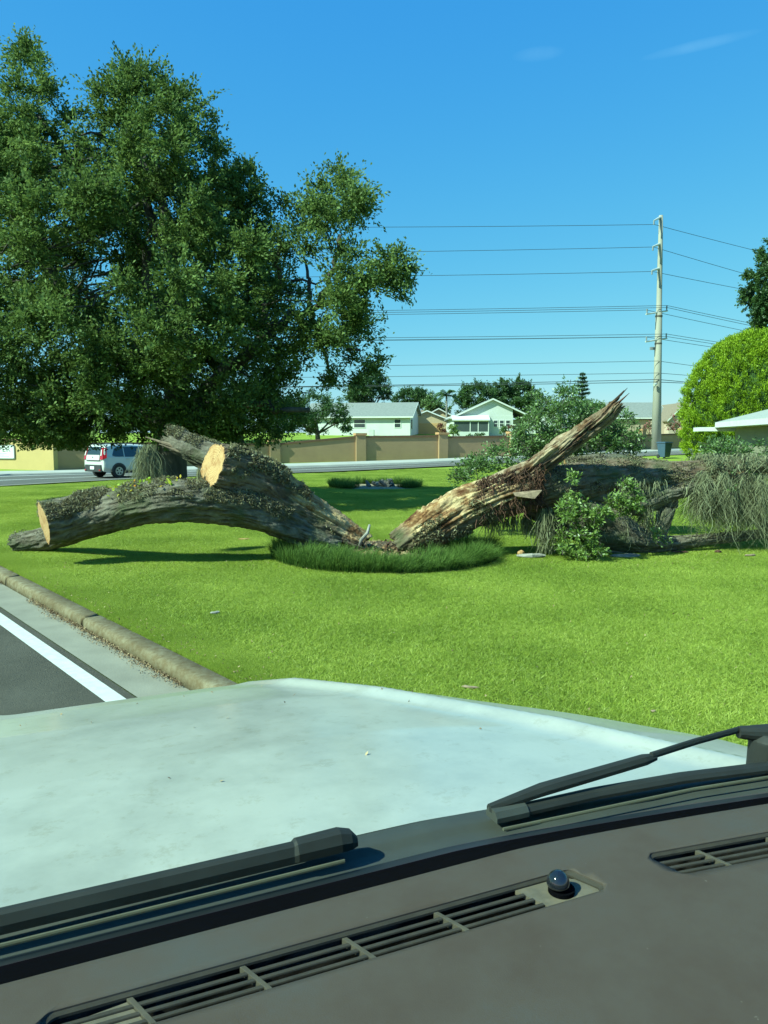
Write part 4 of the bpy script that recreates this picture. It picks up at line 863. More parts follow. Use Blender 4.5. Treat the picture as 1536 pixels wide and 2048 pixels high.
def bark_piece(px, py, L_, w, h, rz, label, mat, Y=None):
    Y = Y or 2775 / (py - 880); c = at(px, py, Y); c[2] = lawn_z(np.array([c[0]]), np.array([c[1]]))[0] + .02
    m = MB(); k = 7; bot = []; 
    prof = [(-.5, .0, .25), (-.3, .03, .8), (0, -.02, 1), (.3, .02, .85), (.5, .0, .3)]
    V = []; F = []
    for u, yy, sc in prof:
        for a in np.linspace(0, 2 * np.pi, k, endpoint=False):
            V.append((u * L_, yy * L_ + math.cos(a) * w * sc * .5, h * .45 + math.sin(a) * h * sc * .5 + rng.normal(0, h * .08)))
    for i in range(len(prof) - 1):
        for j in range(k): F.append((i * k + j, i * k + (j + 1) % k, (i + 1) * k + (j + 1) % k, (i + 1) * k + j))
    F += [tuple(range(k)), tuple((len(prof) - 1) * k + j for j in range(k))]
    m.add(V, F); o = m.build('bark_piece', M[mat], None, loc=tuple(c), rot=(0, 0, rz)); tag(o, label, 'bark', group='bark pieces on the lawn'); return o
bark_piece(1062, 1116, .46, .16, .07, .05, 'mossy bark slab on the lawn just right of the big grass ring', 'grey_bark')
bark_piece(1042, 1112, .12, .10, .09, .3, 'small pale wood block at the left end of the mossy slab', 'sawn')
bark_piece(1235, 1104, .62, .18, .07, -.06, 'long grey bark slab in front of the leafy sprouts', 'grey_bark')
bark_piece(1300, 1098, .36, .16, .08, .1, 'reddish bark slab under the fallen trunk, right of the leafy sprouts', 'splinter')
bark_piece(1360, 1106, .28, .06, .04, -.1, 'thin brown bark strip lying alone on the lawn at right', 'rot')
bark_piece(1436, 1107, .12, .08, .05, .2, 'small red bark chip on the lawn near the right edge', 'rot')
bark_piece(1500, 1115, .20, .07, .04, .2, 'reddish bark chip on the lawn at the far right of the photo', 'splinter')
bark_piece(1250, 1112, .5, .3, .05, .2, 'flat crumbling bark heap in front of the grey slab', 'grey_bark')
bark_piece(488, 1081, .22, .06, .03, .1, 'pale wood chip on the grass under the arching log', 'sawn')
bark_piece(430, 1232, .10, .05, .03, .5, 'grey twig bundle alone on the open lawn at left', 'grey_bark')
bark_piece(940, 1386, .13, .04, .02, -.2, 'yellowish dry leaf on the grass just beyond the bonnet', 'splinter')
bark_piece(1306, 1437, .035, .03, .02, .2, 'tiny orange chip on the grass near the wiper', 'splinter')

# ------------------------------------------------------------------ boundary wall
wall = empty('boundary_wall', (-1.7, 53.5, float(hz(53.5)))); tag(wall, 'long tan stucco wall with brown coping and square pillars beyond the road', 'wall')
wo = np.array(wall.location)
WP = [(-19.9, 45.1, 1.6), (-13.4, 48.2, 1.5), (-7.5, 51.4, 1.3), (-1.7, 53.5, 1.78), (4.3, 55.7, 1.70), (9.9, 58.0, 1.62), (14.9, 61.8, 1.55), (20.2, 67.2, 1.5), (25.1, 73.4, 1.45), (30.6, 77.2, 1.4), (37, 80.5, 1.4), (46, 85, 1.4), (58, 91, 1.4)]
def wall_panel(mb, a, b, za0, zb0, za1, zb1, th):
    a, b = Vector((*a, 0)), Vector((*b, 0)); d = (b - a).normalized(); n = Vector((-d.y, d.x, 0)) * th * .5
    bot = [a - n + Vector((0, 0, za0)), b - n + Vector((0, 0, zb0)), b + n + Vector((0, 0, zb0)), a + n + Vector((0, 0, za0))]
    top = [a - n + Vector((0, 0, za1)), b - n + Vector((0, 0, zb1)), b + n + Vector((0, 0, zb1)), a + n + Vector((0, 0, za1))]
    mb.hexa(bot, top)
def L2(x, y): return (x - wo[0], y - wo[1])
for i, ((x0, y0, h0), (x1, y1, h1)) in enumerate(zip(WP[:-1], WP[1:])):
    z0, z1 = float(hz(y0)) - wo[2], float(hz(y1)) - wo[2]; hh0 = h0 if i < 3 else h1; 
    if i >= 3: hh0 = h1 = (h0 + h1) / 2 if i > 3 else 1.75
    m = MB(); wall_panel(m, L2(x0, y0), L2(x1, y1), z0 - .3, z1 - .3, z0 + hh0 - .1, z1 + h1 - .1, .2); m.build('wall_panel', M['stucco'], wall)
    m = MB(); wall_panel(m, L2(x0, y0), L2(x1, y1), z0 + hh0 - .1, z1 + h1 - .1, z0 + hh0 + .03, z1 + h1 + .03, .32); m.build('coping', M['cap'], wall)
for i, (x, y, h) in enumerate(WP):
    a = WP[max(i - 1, 0)]; b = WP[min(i + 1, len(WP) - 1)]; ang = math.atan2(b[1] - a[1], b[0] - a[0]); c, s = math.cos(ang), math.sin(ang)
    if i == 0: continue
    z = float(hz(y)) - wo[2]; H = (1.82 if i >= 3 else h + .15)
    def rect(w, t): return [(x - wo[0] + c * p - s * q, y - wo[1] + s * p + c * q) for p, q in ((-w, -t), (w, -t), (w, t), (-w, t))]
    m = MB(); r = rect(.36, .26); m.hexa([(*p, z - .3) for p in r], [(*p, z + H) for p in r]); pl = m.build('pillar', M['stucco'], wall)
    m = MB(); r = rect(.42, .32); m.hexa([(*p, z + H) for p in r], [(*p, z + H + .16) for p in r]); m.build('pillar_cap', M['tc'], pl)
# entrance wall at left, sunlit yellow, with the sign
ent = empty('entrance_wall', (-19.9, 45.1, float(hz(45.1)))); tag(ent, 'sunlit yellow entrance wall at the far left carrying a white sign', 'wall')
eo = np.array(ent.location)
a, b = (0, -.12), (-13, 2.9)
m = MB(); wall_panel(m, a, b, -.3, -.3, 1.72, 1.72, .3); m.build('wall_face', M['stucco_y'], ent)
m = MB(); wall_panel(m, a, b, 1.72, 1.72, 1.86, 1.86, .42); m.build('coping', M['cap'], ent)
ea = math.atan2(-3.02, 13.0)
m = MB(); m.box(-.3, .3, -.3, .3, -.3, 1.9); m.build('end_pillar', M['stucco_y'], ent, rot=(0, 0, ea))
sg = empty('wall_sign', (0, 0, 0)); dirw = np.array([math.cos(ea), math.sin(ea)]); nrm = np.array([math.sin(ea), -math.cos(ea)])
px_right = at(33, 905, 45.5); q = -19.9 - px_right[0]
base = np.array([-19.9, 45.1 - .12]) + dirw * (-(q) / math.cos(ea) - 1.25) + nrm * .17
sg.location = (base[0], base[1], eo[2] + 1.06); sg.rotation_euler = (0, 0, ea)
tag(sg, 'white rounded sign with dark lettering and dark rim on the yellow wall', 'sign')
m = MB()
def rrect(w, h, r, n=5): return [(sx * (w - r) + r * math.cos(t), sz * (h - r) + r * math.sin(t)) for sx, sz, t0 in ((1, 1, 0), (-1, 1, 90), (-1, -1, 180), (1, -1, 270)) for t in [R(t0 + 90 * k / n) for k in range(n + 1)]]
m.prism([(x, 0, z) for x, z in rrect(1.28, .44, .1)], (0, -.03, 0)); m.build('sign_rim', M['sign_dark'], sg)
m = MB(); m.prism([(x, -.03, z) for x, z in rrect(1.22, .385, .07)], (0, -.015, 0)); m.build('sign_board', M['sign_white'], sg)
def text(name, body, size, x, z, mat, parent, y=-.052, sx=1):
    cu = bpy.data.curves.new(name, 'FONT'); cu.body = body; cu.size = size; cu.align_x = 'CENTER'; cu.align_y = 'CENTER'; cu.extrude = .003; cu.space_character = 1.1
    o = bpy.data.objects.new(name, cu); C.objects.link(o); cu.materials.append(mat); o.parent = parent; o.location = (x, y, z); o.rotation_euler = (R(90), 0, 0); o.scale = (sx, 1, 1)
    bpy.context.view_layer.update(); dg = bpy.context.evaluated_depsgraph_get(); me = bpy.data.meshes.new_from_object(o.evaluated_get(dg), depsgraph=dg); bpy.data.objects.remove(o, do_unlink=True)
    o = link(name, me, mat, parent, loc=(x, y, z), rot=(R(90), 0, 0)); o.scale = (sx, 1, 1); return o
text('lettering', 'JUNIPER', .42, 0, .14, M['sign_dark'], sg, sx=1.22)
m = MB(); m.box(-.5, .72, -.051, -.047, -.11, -.095); m.box(-.35, .55, -.051, -.047, -.19, -.18); m.box(-.9, .9, -.051, -.047, -.27, -.262); m.build('sign_rule', M['sign_dark'], sg)

# ------------------------------------------------------------------ houses beyond the wall
def window(parent, x0, x1, z0, z1, y=0, div=0, t='trim'):
    f = MB(); w = .07; yf = y - .05
    f.box(x0, x0 + w, yf, y + .02, z0, z1); f.box(x1 - w, x1, yf, y + .02, z0, z1); f.box(x0 + w, x1 - w, yf, y + .02, z0, z0 + w); f.box(x0 + w, x1 - w, yf, y + .02, z1 - w, z1)
    zm = (z0 + z1) / 2
    if div: f.box(x0 + w, x1 - w, yf + .01, y + .02, zm - .03, zm + .03)
    o = f.build('window', M[t], parent); g = MB(); g.box(x0 + w, x1 - w, y - .02, y + .01, z0 + w, z1 - w); g.build('pane', M['pane'], o); return o
def gable_roof(parent, x0, x1, y0, y1, ze, rise, axis, mat, over=.45, th=.16, trim='trim', base=0):
    """axis 'x': ridge runs along x"""
    s = MB()
    if axis == 'x':
        ym = (y0 + y1) / 2; sl = rise / (ym - y0); ya, yb = y0 - over, y1 + over; za = ze - over * sl
        for (p, q) in ((ya, ym), (yb, ym)):
            s.add([(x0 - over, p, za), (x1 + over, p, za), (x1 + over, q, ze + rise), (x0 - over, q, ze + rise), (x0 - over, p, za + th), (x1 + over, p, za + th), (x1 + over, q, ze + rise + th), (x0 - over, q, ze + rise + th)],
                  [(0, 1, 2, 3), (4, 5, 6, 7), (0, 1, 5, 4), (1, 2, 6, 5), (3, 0, 4, 7)])
        r = s.build('roof', M[mat], parent)
        f = MB(); f.box(x0 - over, x1 + over, ya - .03, ya - .003, za - .02, za + th); 
        for xx in (x0 - over - .03, x1 + over + .003):
            f.prism([(xx, ya, za - .02), (xx, ym, ze + rise - .02), (xx, yb, za - .02), (xx, yb, za + th), (xx, ym, ze + rise + th + .01), (xx, ya, za + th)], (.027, 0, 0))
        f.build('fascia', M[trim], r)
        g2 = MB(); g2.prism([(x0, y0, ze), (x0, y1, ze), (x0, ym, ze + rise)], (.15, 0, 0)); g2.build('gable', M['white_wall'], parent)
        g = MB(); g.prism([(x1 - .15, y0, ze), (x1 - .15, y1, ze), (x1 - .15, ym, ze + rise)], (.15, 0, 0))
        return r, g
    xm = (x0 + x1) / 2; sl = rise / (xm - x0); xa, xb = x0 - over, x1 + over; za = ze - over * sl
    for (p, q) in ((xa, xm), (xb, xm)):
        s.add([(p, y0 - over, za), (p, y1, za), (q, y1, ze + rise), (q, y0 - over, ze + rise), (p, y0 - over, za + th), (p, y1, za + th), (q, y1, ze + rise + th), (q, y0 - over, ze + rise + th)],
              [(0, 1, 2, 3), (4, 5, 6, 7), (0, 1, 5, 4), (1, 2, 6, 5), (3, 0, 4, 7)])
    r = s.build('roof', M[mat], parent)
    f = MB(); yy = y0 - over - .03
    f.prism([(xa, yy, za - .04), (xm, yy, ze + rise - .04), (xb, yy, za - .04), (xb, yy, za + th), (xm, yy, ze + rise + th + .02), (xa, yy, za + th)], (0, .027, 0))
    f.build('fascia', M[trim], r)
    g = MB(); g.prism([(x0, y0, ze), (x1, y0, ze), (xm, y0, ze + rise)], (0, .15, 0)); return r, g
def place_house(name, label, px, Y, rz=0, z=None):
    x = (px - 768) / 1500 * Y; o = empty(name, (x, Y, float(hz(Y)) if z is None else z), rz); tag(o, label, 'house'); return o
# house 1: white, grey roof, behind the left part of the wall
h = place_house('house', 'white single-storey house with grey shingle roof left of the ochre garage', 820, 98, R(-10))
m = MB(); m.box(-14, 0, 0, 9, -.6, 2.5); m.build('wall', M['white_wall'], h)
r, g = gable_roof(h, -14, 0, 0, 9, 2.5, 1.85, 'x', 'roof_grey'); g.build('gable', M['white_wall'], h)
window(h, -2.1, -1.2, 1.0, 2.15, div=1); window(h, -7.5, -5.9, 1.0, 2.15, div=1)
m = MB(); m.box(-5.2, -4.6, -1.2, -.6, -.2, .75); m.build('air_conditioner', M['galv'], h)
m = MB(); m.box(.0, .05, 1.0, 1.7, .9, 2.1); m.build('side_window', M['pane'], h)
# house 2: pale gable with the screened porch
h = place_house('house', 'pale blue-white gabled house with a screened porch and three small windows', 905, 95)
m = MB(); m.box(0, 7.55, 0, 10, -.6, 2.62); m.build('wall', M['white_wall'], h)
m = MB(); m.box(7.552, 9.9, 3, 10, -.6, 2.2); m.build('side_wall', M['white_wall'], h)
r, g = gable_roof(h, 0, 9.9, 0, 10, 2.35, 2.25, 'y', 'roof_grey', .35, .14); 
m = MB(); m.prism([(0.02, .02, 2.35), (7.5, .02, 2.35), (7.5, .02, 2.35 + (9.9 - 7.5) / 4.95 * 2.25 - .05), (4.95, .02, 4.55)], (0, .12, 0)); m.build('gable', M['white_wall'], h)
for k in range(3): window(h, 5.05 + k * .78, 5.67 + k * .78, 1.15, 2.05, div=1)
m = MB(); m.hexa([(-.2, -1.3, 1.95), (4.5, -1.3, 1.95), (4.5, 0, 2.5), (-.2, 0, 2.5)], [(-.2, -1.3, 2.1), (4.5, -1.3, 2.1), (4.5, 0, 2.65), (-.2, 0, 2.65)]); m.build('porch_roof', M['trim'], h)
m = MB()
for x in (-.05, 2.0, 3.0, 4.28): m.box(x, x + .1, -1.1, -1.0, .55, 1.95)
m.box(-.05, 4.38, -1.1, -1.0, 1.85, 1.98); po = m.build('porch_frame', M['trim'], h)
for a, b in ((.05, 2.0), (2.1, 3.0), (3.1, 4.28)):
    m = MB(); m.box(a, b, -1.06, -1.04, .6, 1.85); m.build('screen', M['screen'], po)
m = MB(); m.box(-.05, 4.38, -1.12, -.98, -.6, .58); m.build('porch_base', M['white_wall'], h)
# garage house
h = place_house('house', 'cream gabled house with an ochre garage door between the two white houses', 812, 106)
m = MB(); m.box(0, 5.8, 0, 9, -.6, 2.0); m.build('wall', M['cream_wall'], h); r, g = gable_roof(h, 0, 5.8, 0, 9, 2.0, 1.15, 'y', 'roof_brown', .35, .12); g.build('gable', M['cream_wall'], h)
m = MB(); 
for k in range(4): m.box(1.8, 5.1, -.04, .01, -.1 + k * .4, .28 + k * .4)
m.build('garage_door', M['garage'], h)
h = place_house('house', 'cream house with brown roof peeking up behind the garage gable', 836, 116)
m = MB(); m.box(-1.5, 5.4, 0, 9, -.6, 2.5); m.build('wall', M['cream_wall'], h); r, g = gable_roof(h, 0.8, 5.4, 0, 9, 2.5, 1.2, 'y', 'roof_brown', .35, .12); g.build('gable', M['cream_wall'], h)
m = MB(); m.hexa([(-3, .5, 2.4), (1.5, .5, 2.4), (1.5, 5, 3.6), (-3, 5, 3.6)], [(-3, .5, 2.55), (1.5, .5, 2.55), (1.5, 5, 3.75), (-3, 5, 3.75)]); m.build('side_roof', M['roof_brown'], h)
h = place_house('house', 'small white gable between the porch house and the fallen crown', 1052, 112)
m = MB(); m.box(0, 5.2, 0, 9, -.6, 2.3); m.build('wall', M['white_wall'], h); r, g = gable_roof(h, 0, 5.2, 0, 9, 2.3, 1.45, 'y', 'roof_grey', .35, .12); g.build('gable', M['white_wall'], h)
h = place_house('house', 'beige house with long grey roof right behind the power pole', 1215, 100)
m = MB(); m.box(0, 7.6, 0, 8, -.6, 2.0); m.build('wall', M['beige_wall'], h); r, g = gable_roof(h, 0, 7.6, 0, 8, 2.35, 2.0, 'x', 'roof_grey', .4, .14); g.build('gable', M['beige_wall'], h)
m = MB(); m.box(0.002, 7.598, .002, 7.99, 2.0, 2.34); m.build('eave_shade', M['shade_and_band'], h)  # dark strip round the wall top, painting in the shadow under the eave
h = place_house('house', 'pale pink gabled house between the power pole and the round conifer', 1334, 96)
m = MB(); m.box(0, 4.0, 0, 9, -.8, 2.15); m.build('wall', M['pink_wall'], h); r, g = gable_roof(h, 0, 4.0, 0, 9, 2.15, 2.0, 'y', 'roof_brown', .3, .14); g.build('gable', M['pink_wall'], h)
window(h, 2.5, 3.1, .9, 2.0)
m = MB(); m.hexa([(3.2, 2, 2.6), (9, 2, 2.6), (9, 6, 4.4), (3.2, 6, 4.4)], [(3.2, 2, 2.75), (9, 2, 2.75), (9, 6, 4.55), (3.2, 6, 4.55)]); m.build('side_roof', M['roof_brown'], h)
m = MB(); m.box(-1.0, 0, 1.5, 7, -.8, 2.0); m.build('side_wall', M['pink_wall'], h)
# low house at the right edge, eave running towards the viewer
h = empty('house', (19.9, 45.0, 0), math.atan2(-10, -1.8)); tag(h, 'low house with wide white fascia and pale green roof at the right edge', 'house')
# local x runs along the eave towards the viewer, local y to the right of the picture is positive
m = MB(); m.box(.7, 22, .8, 8, -.2, 2.6); m.build('wall', M['olive_wall'], h)
m = MB(); m.hexa([(-.4, 0, 2.84), (22, 0, 2.84), (22, 5, 4.3), (3.4, 5, 4.3)], [(-.4, 0, 2.92), (22, 0, 2.92), (22, 5, 4.38), (3.4, 5, 4.38)]); r = m.build('roof', M['roof_green'], h)
m = MB(); m.hexa([(-.4, 0, 2.84), (3.4, 5, 4.3), (3.4, 5.1, 4.3), (-.4, 9.5, 2.84)], [(-.4, 0, 2.92), (3.4, 5, 4.38), (3.4, 5.1, 4.38), (-.4, 9.5, 2.92)]); m.build('hip', M['roof_green'], r)
m = MB(); m.box(-.43, 22, -.05, -.002, 2.6, 2.9); m.box(-.45, -.4, -.05, 9.5, 2.6, 2.9); m.build('fascia', M['trim'], r)
m = MB(); m.box(-.4, 21.9, 0, .8, 2.58, 2.62); m.build('soffit', M['trim'], r)
m = MB(); m.box(-2.2, -.46, -.9, 3, 2.38, 2.62); m.build('porch_roof', M['trim'], h)
for y in (2.6,):
    m = MB(); m.box(-2.0, -1.9, y, y + .1, -.1, 2.38); m.build('porch_post', M['trim'], h)

# ------------------------------------------------------------------ background vegetation
def blob_tree(name, label, poly, Y, thick, n, r0, r1, per, L, W, mat, base=None, ntw=16, cat='tree', trunk=True, inset=.6, tr_r=.3, tmat='oak_bark', minsep=.6):
    poly = np.array(poly, float); bx = poly[:, 0].mean() if base is None else base; x = (bx - 768) / 1500 * Y; z = float(hz(Y))
    o = empty(name, (x, Y, z)); tag(o, label, cat); of = np.array(o.location)
    cc, cr = fill_clumps(poly, n, Y, thick, r0, r1, inset, minsep); P, T, Dd = twiggy(cc, cr, per, ntw, jit=r0 * .12, start=.2)
    P = P - of
    link('crown', leaf_mesh('crown', P, rng.uniform(*L, len(P)), rng.uniform(*W, len(P)), T, dirs=Dd), M[mat], o)
    if trunk:
        m = MB(); c = (cc - of).mean(0); m.tube([(0, 0, -.2), (c[0] * .3, c[1] * .3, c[2] * .4), tuple(c)], [tr_r, tr_r * .8, tr_r * .4], 8)
        for k in rng.choice(len(cc), min(8, len(cc)), replace=False): m.tube([tuple(c * [.3, .3, .4]), tuple((cc[k] - of) * .7 + c * .2), tuple(cc[k] - of)], [tr_r * .4, tr_r * .25, tr_r * .1], 5)
        m.build('trunk', M[tmat], o, smooth=True)
    return o
FL, FW = (.18, .32), (.11, .19)
blob_tree('oak_tree', 'rounded dark tree behind the garage roof, left of the palm', [(782, 800), (795, 783), (820, 775), (850, 778), (872, 790), (880, 828), (780, 828)], 125, 4, 34, 1.0, 1.9, 260, FL, FW, 'far_leaf')
blob_tree('oak_tree', 'broad dark tree behind the porch house, widest crown on the skyline', [(905, 790), (925, 770), (960, 762), (985, 770), (1005, 758), (1040, 757), (1066, 768), (1082, 790), (1085, 832), (905, 832)], 130, 6, 70, 1.2, 2.3, 230, (.2, .36), (.13, .22), 'far_leaf')
blob_tree('oak_tree', 'lighter tree hanging behind the oak tips left of the skyline gap', [(690, 800), (700, 765), (720, 742), (755, 735), (782, 765), (784, 800), (760, 812), (700, 815)], 108, 4, 40, .8, 1.5, 320, FL, FW, 'far_leaf')
blob_tree('garden_tree', 'grey-green bushy tree in front of the white house under the oak', [(560, 800), (600, 770), (650, 782), (690, 800), (705, 830), (700, 868), (560, 872)], 78, 3, 60, .6, 1.1, 420, (.12, .22), (.07, .13), 'far_leaf')
blob_tree('garden_tree', 'dense tree seen under the oak crown left of the white house', [(380, 790), (480, 760), (560, 780), (575, 830), (560, 872), (360, 876)], 84, 3, 60, .8, 1.3, 300, (.14, .24), (.09, .15), 'far_leaf')
blob_tree('garden_tree', 'bushes and tree above the wall at the far left behind the car', [(-60, 800), (60, 790), (220, 780), (330, 800), (340, 872), (-60, 872)], 72, 3, 80, .8, 1.3, 260, (.14, .24), (.09, .15), 'far_leaf')
blob_tree('oak_tree', 'pale green tree between garage roof and palm', [(840, 800), (862, 788), (890, 800), (905, 812), (905, 830), (845, 830)], 118, 3, 20, .8, 1.3, 260, FL, FW, 'shrub_leaf')
blob_tree('oak_tree', 'mid-green tree above the fallen crown beside the slender pine', [(1085, 850), (1095, 815), (1130, 800), (1170, 798), (1205, 808), (1222, 830), (1225, 860)], 88, 3, 44, .7, 1.2, 300, (.15, .26), (.09, .15), 'shrub_leaf')
blob_tree('oak_tree', 'tall dark tree cut off by the right edge above the round conifer', [(1462, 572), (1470, 555), (1500, 540), (1515, 512), (1520, 490), (1600, 400), (1700, 380), (1760, 480), (1760, 700), (1500, 700), (1498, 640), (1480, 600)], 72, 4, 190, .7, 1.4, 700, (.16, .28), (.10, .17), 'far_leaf', base=1640, tr_r=.5)
dz = float(hz(54)); dc = at(1515, 780, 54); dome = empty('dome_conifer', (dc[0], 54, dz)); tag(dome, 'huge bright green dome-shaped conifer at the right edge', 'tree')
dH = at(1515, 664, 54)[2] - dz; dR = 134 / 1500 * 54
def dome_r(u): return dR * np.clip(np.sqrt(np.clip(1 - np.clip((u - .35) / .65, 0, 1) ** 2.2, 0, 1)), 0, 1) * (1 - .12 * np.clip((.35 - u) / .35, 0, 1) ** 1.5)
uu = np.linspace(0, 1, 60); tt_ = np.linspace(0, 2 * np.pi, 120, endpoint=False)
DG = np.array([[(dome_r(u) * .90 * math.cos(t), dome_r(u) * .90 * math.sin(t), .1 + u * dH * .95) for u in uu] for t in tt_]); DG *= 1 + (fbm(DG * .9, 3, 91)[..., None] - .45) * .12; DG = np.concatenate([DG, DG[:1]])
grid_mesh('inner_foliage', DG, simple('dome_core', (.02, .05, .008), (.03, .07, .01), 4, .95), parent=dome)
m = MB(); m.tube([(0, 0, -.3), (0, 0, .6)], [.35, .3], 12); m.build('trunk', M['oak_bark'], dome)
ns = 5200; u = rng.random(ns) ** .85; th = rng.random(ns) * 6.283; rr = dome_r(u); front = np.sin(th) < .45; u, th, rr = u[front], th[front], rr[front]; ns = len(u)
base = np.stack([rr * np.cos(th), rr * np.sin(th), .15 + u * dH * .97], -1); lump_ = 1 + (fbm(base * .9, 3, 91) - .45) * .30 + (noise3(base * 2.2, 6) - .5) * .17; base[:, :2] *= lump_[:, None]
outd = np.stack([np.cos(th), np.sin(th), .9 + u * 1.4], -1); outd /= np.linalg.norm(outd, axis=1)[:, None]
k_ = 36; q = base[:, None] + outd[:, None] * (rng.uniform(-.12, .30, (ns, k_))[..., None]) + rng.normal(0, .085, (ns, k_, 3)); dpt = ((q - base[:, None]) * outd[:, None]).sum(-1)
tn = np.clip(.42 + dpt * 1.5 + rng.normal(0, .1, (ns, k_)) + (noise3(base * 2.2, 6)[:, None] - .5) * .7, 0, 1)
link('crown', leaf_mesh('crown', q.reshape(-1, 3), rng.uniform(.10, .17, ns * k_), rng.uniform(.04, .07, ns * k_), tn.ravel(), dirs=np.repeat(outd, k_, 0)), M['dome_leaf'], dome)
blob_tree('shrub', 'red-leaved shrub on the wall beside the white-flowered bush', [(872, 868), (876, 848), (888, 846), (894, 870)], 62, .5, 10, .2, .35, 900, (.08, .14), (.05, .08), 'red_leaf', cat='shrub', tr_r=.05)
blob_tree('shrub', 'light green bush just behind the wall in front of the porch', [(890, 872), (896, 850), (908, 846), (918, 855), (918, 874)], 64, .6, 12, .25, .4, 900, (.08, .15), (.05, .09), 'sprout_leaf', cat='shrub', tr_r=.05)
blob_tree('shrub', 'low hedge clump behind the wall under the porch windows', [(930, 872), (940, 866), (975, 866), (978, 876), (930, 876)], 80, .6, 12, .2, .35, 900, (.09, .15), (.06, .1), 'far_leaf', cat='shrub', trunk=False)
blob_tree('shrub', 'round bush under the three windows of the porch house', [(990, 868), (995, 853), (1010, 850), (1018, 858), (1020, 870)], 86, .6, 10, .3, .45, 700, (.09, .15), (.06, .1), 'shrub_leaf', cat='shrub', tr_r=.05)
blob_tree('shrub', 'dark red shrub beside the wall pillar near the fallen crown', [(1012, 872), (1014, 850), (1026, 848), (1034, 866)], 70, .5, 9, .22, .35, 900, (.08, .13), (.05, .08), 'red_leaf', cat='shrub', tr_r=.05)
blob_tree('crape_myrtle', 'pink flowering tree in front of the pale pink house', [(1335, 862), (1330, 845), (1342, 832), (1358, 826), (1368, 834), (1372, 850), (1366, 862)], 84, .8, 22, .25, .45, 700, (.10, .16), (.06, .1), 'pink_leaf', cat='tree', base=1350, tr_r=.06)
blob_tree('shrub', 'pinkish green bush left of the power pole behind the wall', [(1284, 864), (1288, 845), (1302, 842), (1310, 850), (1308, 864)], 84, .6, 10, .3, .4, 700, (.10, .16), (.06, .1), 'pink_leaf', cat='shrub', tr_r=.05)
# slender pine
def conifer(px, Y, top_py, base_py, half_px, label):
    a = at(px, top_py, Y); z0 = float(hz(Y)); o = empty('norfolk_pine', (a[0], Y, z0)); tag(o, label, 'tree'); H = a[2] - z0; hw = half_px / 1500 * Y
    m = MB(); m.tube([(0, 0, -.2), (0, 0, H)], [.2, .03], 8); m.build('trunk', M['oak_bark'], o)
    P = []; T = []
    zs = np.arange(H * .25, H, .55)
    for z in zs:
        r = hw * (1 - (z - H * .25) / (H * .78)) ** .8
        for k in range(9):
            th = rng.random() * 6.28; n = 80; u = rng.random(n) ** .7; q = np.stack([u * r * math.cos(th), u * r * math.sin(th), z + .25 * u * r - .05], -1) + rng.normal(0, [.12, .12, .07], (n, 3)); P.append(q); T.append(.3 + .4 * u + rng.normal(0, .1, n))
    P = np.concatenate(P); link('crown', leaf_mesh('crown', P, rng.uniform(.15, .3, len(P)), rng.uniform(.08, .14, len(P)), np.concatenate(T)), M['pine_leaf'], o)
conifer(1165, 104, 744, 860, 26, 'slender dark tiered pine standing above the fallen crown')
def palm(px, Y, hub_py, label, L=2.3, nf=22, up=.4):
    a = at(px, hub_py, Y); z0 = float(hz(Y)); o = empty('palm_tree', (a[0], Y, z0)); tag(o, label, 'tree'); H = a[2] - z0
    m = MB(); m.tube([(0, 0, -.2), (.05, 0, H * .5), (0, 0, H)], [.17, .15, .13], 10); m.build('trunk', M['grey_bark'], o, smooth=True)
    for k in range(nf):
        th = 2 * math.pi * k / nf + rng.normal(0, .12); el = rng.uniform(-.1, 1.35); d = np.array([math.cos(th), math.sin(th)]); n = 26; V = []; F = []
        for i in range(n):
            u = (i + .5) / n; r = L * u * math.cos(el * .8) * (1 - .1 * u); z = H + L * (math.sin(el) * u - .75 * u * u) 
            p = np.array([d[0] * r, d[1] * r, z]); ln = .5 * math.sin(math.pi * min(1, u * .9 + .1)) + .12
            for sgn in (-1, 1):
                s = np.array([-d[1], d[0], 0]) * sgn; q = p + s * ln * .75 + np.array([d[0] * .15, d[1] * .15, -.45 * ln]) + rng.normal(0, .03, 3); b = len(V)
                wv = np.array([d[0], d[1], 0]) * .04; V += [p - wv, p + wv, q + wv * .5, q - wv * .5]; F.append((b, b + 1, b + 2, b + 3))
        link('frond', mesh_np('frond', V, np.array(F), False, {'tint': ('FACE', rng.beta(2, 2, len(F)))}), M['palm_leaf'], o)
palm(893, 112, 790, 'feathery queen palm rising between the garage and the porch house', 2.6)
palm(1328, 108, 824, 'small palm half hidden behind the power pole', 1.7, 16)

# ------------------------------------------------------------------ power pole, arms and cables
pb = at(1312, 899, 70); ptp = at(1322, 431, 70)
pole = empty('power_pole', (pb[0], 70, float(hz(70)))); tag(pole, 'tall concrete power pole with stacked arms and cables across the sky', 'utility pole')
po_ = np.array(pole.location)
def pol(py): u = (899 - py) / (899 - 431); return pb * (1 - u) + ptp * u
m = MB(); pts = [pol(y) - po_ for y in (905, 760, 622, 621, 520, 431)]; m.tube(pts, [.46, .35, .29, .25, .22, .18], 14); m.build('shaft', M['pole'], pole, smooth=True)
for y in (441, 493, 541):
    a = pol(y - 7) - po_; b = at(1308 + (y - 441) * -.04, y, 69.2) - po_; m = MB(); m.tube([a, b], [.13, .06], 8); ar = m.build('davit_arm', M['galv'], pole)
    m = MB(); m.tube([b, b + [0, 0, -.35]], [.07, .07], 8); m.build('insulator', M['insul'], ar)
